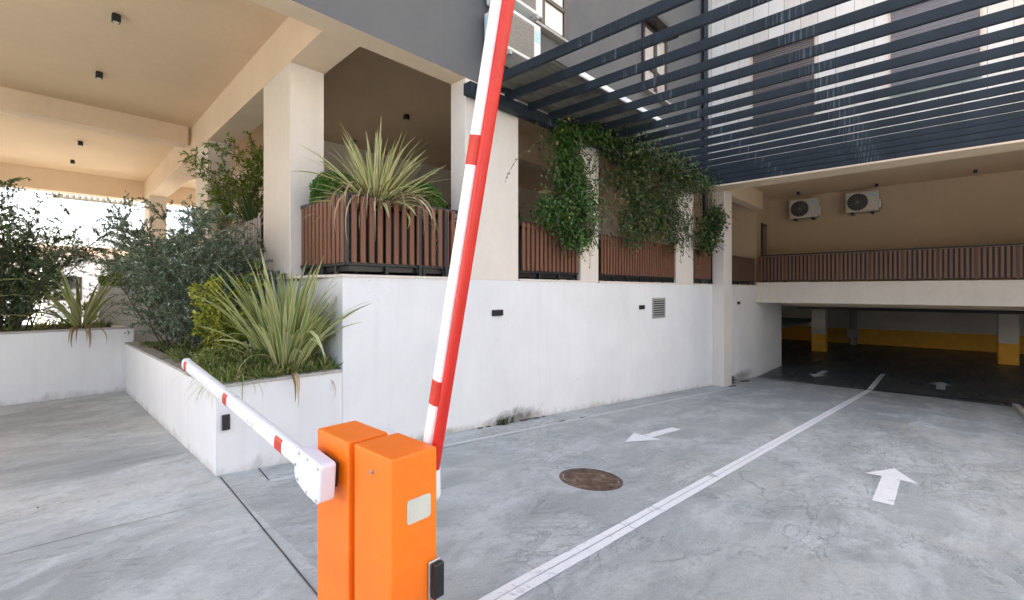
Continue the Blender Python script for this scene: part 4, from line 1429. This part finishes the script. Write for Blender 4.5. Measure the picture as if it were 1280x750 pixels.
# --- climbing plants hanging from the pergola
def climber(label, seed, blobs, mat, n, ll, tendrils, base, group='climbers hanging from the pergola', runners=()):
    rng = np.random.default_rng(seed)
    o = thing('climbing_plant', base, label, 'climbing plant', group)
    Vs = []
    st = MB()
    tot = sum(b[6] for b in blobs)
    for (cx, cy_, cz, rx, ry, rz, wgt) in blobs:
        k = int(n * wgt / tot)
        dirs = unit(rng, k)
        rad = np.where(rng.uniform(0, 1, k) < .82, rng.uniform(.3, 1.0, k) ** .5, rng.uniform(.9, 1.45, k))
        lump = 1 + .38 * np.sin(dirs[:, 0] * 5 + cx * 3) * np.cos(dirs[:, 2] * 6 + cz * 5) + .12 * np.sin(dirs[:, 2] * 13 + cx)
        p = np.array([cx, cy_, cz]) + dirs * (rad * lump)[:, None] * np.array([rx, ry, rz]) + rng.normal(0, .035, (k, 3))
        D = np.stack([rng.normal(0, .8, k), -np.abs(rng.normal(.25, .4, k)), -.35 + rng.normal(0, .6, k)], 1)
        N = np.stack([rng.normal(0, .4, k), -.9 + rng.normal(0, .3, k), .7 + rng.normal(0, .3, k)], 1)
        L = ll * rng.uniform(.55, 1.25, k)
        Vs.append(leaf_arrays(p, D, N, L, L * rng.uniform(.65, .9, k), .12))
        for i in range(int(4 + 10 * wgt)):
            b = np.array([cx, cy_, cz]) + unit(rng, 1)[0] * np.array([rx, ry, rz]) * .7
            st.tube(path(rng, b, unit(rng, 1)[0], rz * 1.5, 8, .3, .3), rng.uniform(.004, .011), 5)
    for (x, y, z, ln) in tendrils:
        c = path(rng, (x, y, z), (rng.normal(0, .35), -.12, -1), ln * rng.uniform(.8, 1.1), 12, .16, .25)
        st.tube(c, .0035, 4)
        k = int(ln * 24)
        p, dd = sample(c, rng.uniform(0.02, 1, k))
        D = unit(rng, k) + np.array([0, -.2, -.3])
        L = ll * rng.uniform(.4, .85, k)
        Vs.append(leaf_arrays(p, D, np.stack([rng.normal(0, .5, k), np.full(k, -.8), np.full(k, .6)], 1), L, L * .7, .12))
    for pts in runners:
        st.tube(pts, .011, 5)
    st.build('stems', BARK, o, smooth=True)
    leaf_mesh('foliage', np.concatenate(Vs), mat, o)
    return o
rt = random.Random(8)
climber('bright green ivy hanging in front of the slatted planter right of the broad column', 71,
        [(5.98, 4.42, 4.02, .32, .14, .26, .7), (6.08, 4.40, 3.5, .36, .2, .42, 1.1), (6.21, 4.38, 3.0, .5, .24, .42, 1.5), (6.33, 4.40, 2.62, .42, .18, .3, .8), (5.68, 4.45, 2.82, .35, .16, .25, .5), (6.55, 4.3, 4.2, .5, .22, .16, .6)],
        L_IVYB, 12500, .052,
        [(6.2 + rt.uniform(-.5, .8), 4.42, 2.6, rt.uniform(.25, .6)) for _ in range(14)] + [(6.95 + rt.uniform(-.15, .15), 4.42, 4.0, rt.uniform(1.5, 2.5)) for _ in range(9)]
        + [(5.55 + rt.uniform(-.35, .3), 4.42, 4.1, rt.uniform(.35, 1.5)) for _ in range(6)], (6.3, 4.9, 2.5))
climber('dark green climber mass over the widest slatted planter, reaching onto the pergola slats', 72,
        [(7.7, 4.3, 4.2, .85, .4, .3, 1.3), (8.5, 4.15, 4.25, .9, .5, .32, 1.4), (8.2, 4.42, 3.7, .7, .2, .5, 1.2), (8.9, 4.4, 3.2, 1.0, .24, .5, 1.6), (9.5, 4.35, 3.6, .8, .26, .6, 1.4),
         (9.9, 4.36, 2.95, .7, .2, .42, .9), (9.9, 4.2, 4.15, .9, .42, .3, 1.1), (10.9, 4.3, 4.1, .8, .34, .25, .7), (8.3, 4.42, 2.85, .6, .2, .32, .8), (7.3, 4.2, 4.3, .4, .35, .14, .35)],
        L_IVYD, 17500, .056,
        [(rt.uniform(7.4, 10.7), 4.38, rt.uniform(2.5, 3.2), rt.uniform(.3, .7)) for _ in range(20)] + [(10.5 + rt.uniform(-.2, .3), 4.36, 3.6, rt.uniform(.8, 1.5)) for _ in range(6)]
        + [(rt.uniform(7.3, 7.9), 4.4, 3.9, rt.uniform(.6, 1.4)) for _ in range(5)], (8.8, 4.9, 2.5))
climber('small leafy climber between the narrow slatted planter and the projecting column', 73,
        [(11.95, 4.38, 3.05, .5, .2, .32, 1), (12.2, 4.3, 3.45, .4, .18, .3, .7), (11.8, 4.4, 2.75, .4, .16, .2, .5)],
        L_IVYD, 3200, .075, [(12.3 + rt.uniform(-.4, .4), 4.2, 3.6, rt.uniform(.3, .6)) for _ in range(8)], (12.0, 4.9, 2.5))

# weeds rooted at the foot of the wall
shrub('wall_weed', (4.85, 4.56, gz(4.85)), 'small dark weed at the foot of the white wall', L_DARK, 81, 9, .1, 1.2, 3, .08, 10, .03, .012, base_r=.16, stem_r=.003, cat='weed', squash=(1.6, .25), grav=.1)
shrub('wall_weed', (13.75, 4.45, gz(13.75)), 'dark weed beside the base of the projecting column', L_DARK, 82, 9, .22, .9, 4, .14, 12, .04, .016, base_r=.2, stem_r=.004, cat='weed', squash=(1.3, .4))
# damp dirt along the wall foot
def dirt(name, pts, seed, mat):
    rng = random.Random(seed)
    mm = MB()
    for (x, y, rx, ry) in pts:
        n = 18
        poly = []
        for i in range(n):
            a = 2 * math.pi * i / n
            k = rng.uniform(.55, 1.1)
            px_, py_ = x + rx * k * math.cos(a), min(YF - .004, y + ry * k * math.sin(a))
            poly.append((px_, py_, gz(px_) + .007))
        mm.sheet(poly)
    o = mm.build(name, mat, None)
    o['kind'] = 'stuff'
    return o
rr = random.Random(4)
dirt('dirt', [(4.3 + i * .16 + rr.uniform(-.05, .05), 4.57, rr.uniform(.05, .12), rr.uniform(.02, .06)) for i in range(9)]
     + [(5.6, 4.2, .09, .03), (6.1, 4.17, .1, .025), (13.2, 4.2, .3, .08), (13.9, 4.45, .35, .1), (15.0, 4.4, .5, .12)], 6, SOIL)
def leaves_on_ground(areas, n, seed):
    rng = np.random.default_rng(seed)
    P = []
    for (x0, y0, x1, y1, k) in areas:
        m_ = int(n * k)
        P.append(np.stack([rng.uniform(x0, x1, m_), rng.uniform(y0, y1, m_)], 1))
    P = np.concatenate(P)
    z = np.array([gz(x) for x in P[:, 0]]) + .012
    k = len(P)
    a = rng.uniform(0, 6.28, k)
    D = np.stack([np.cos(a), np.sin(a), rng.normal(0, .1, k) - np.where(P[:, 0] > X0, SL * np.cos(a), 0)], 1)
    o = leaf_mesh('fallen_leaves', leaf_arrays(np.column_stack([P, z]), D, np.tile([0, 0, 1.0], (k, 1)), rng.uniform(.015, .04, k), rng.uniform(.006, .014, k), .2), L_DRY, None)
    o['kind'] = 'stuff'
leaves_on_ground([(-3, 9.0, 1.1, 9.5, .3), (2.5, 4.2, 12, 4.58, .45), (-2, 3, 1.1, 9, .12), (1.3, 0, 12, 4, .13)], 320, 91)

# ------------------------------------------------------------------ beyond the portico
h = thing('garden_house', (3.5, 40, 0), 'low pale house with orange-brown tiled roof glimpsed between the shrubs at left', 'house')
m = MB(); m.box(1.2, 38, 0, 5.6, 46, 3.7); m.build('wall', HOUSEW, h)
m = MB(); m.extrude([(.9, 37.6, 3.7), (.9, 42, 4.5), (.9, 46.4, 3.7)], (5.0, 0, 0)); m.build('roof', ROOFT, h)
for x in (1.6, 3.8):
    m = MB(); m.box(x, 37.94, 1.0, x + 1.2, 37.995, 2.4); f = m.build('window', DARKFR, h)
    m = MB(); m.box(x + .08, 37.92, 1.08, x + 1.12, 37.938, 2.32); m.build('pane', GLASS, f)
nb = thing('low_sky_blocker', (-28, 0, 0), 'unseen low grey block added off to the left to cut low sky light', 'building')  # added out of view to block low sky light reaching the recess
m = MB(); m.box(-34, -34, 0, -23, 6, 4.2); m.build('wall', GREY, nb)
for zi in range(1):
    for yi in range(9):
        y = -31 + yi * 4
        m = MB(); m.box(-22.997, y, 1.2 + zi * 3.4, -22.96, y + 1.3, 2.7 + zi * 3.4); m.build('window', DARKFR, nb)
nb = thing('apartment_building', (10, -38, 0), 'pale sunlit apartment block behind the camera, across the street', 'building')
m = MB(); m.box(-22, -44, 0, 44, -34, 13); m.build('wall', HOUSEW, nb)
for zi in range(4):
    for xi in range(15):
        x = -20 + xi * 4.2
        m = MB(); m.box(x, -33.997, 1.0 + zi * 3.1, x + 1.3, -33.96, 2.5 + zi * 3.1); m.build('window', DARKFR, nb)
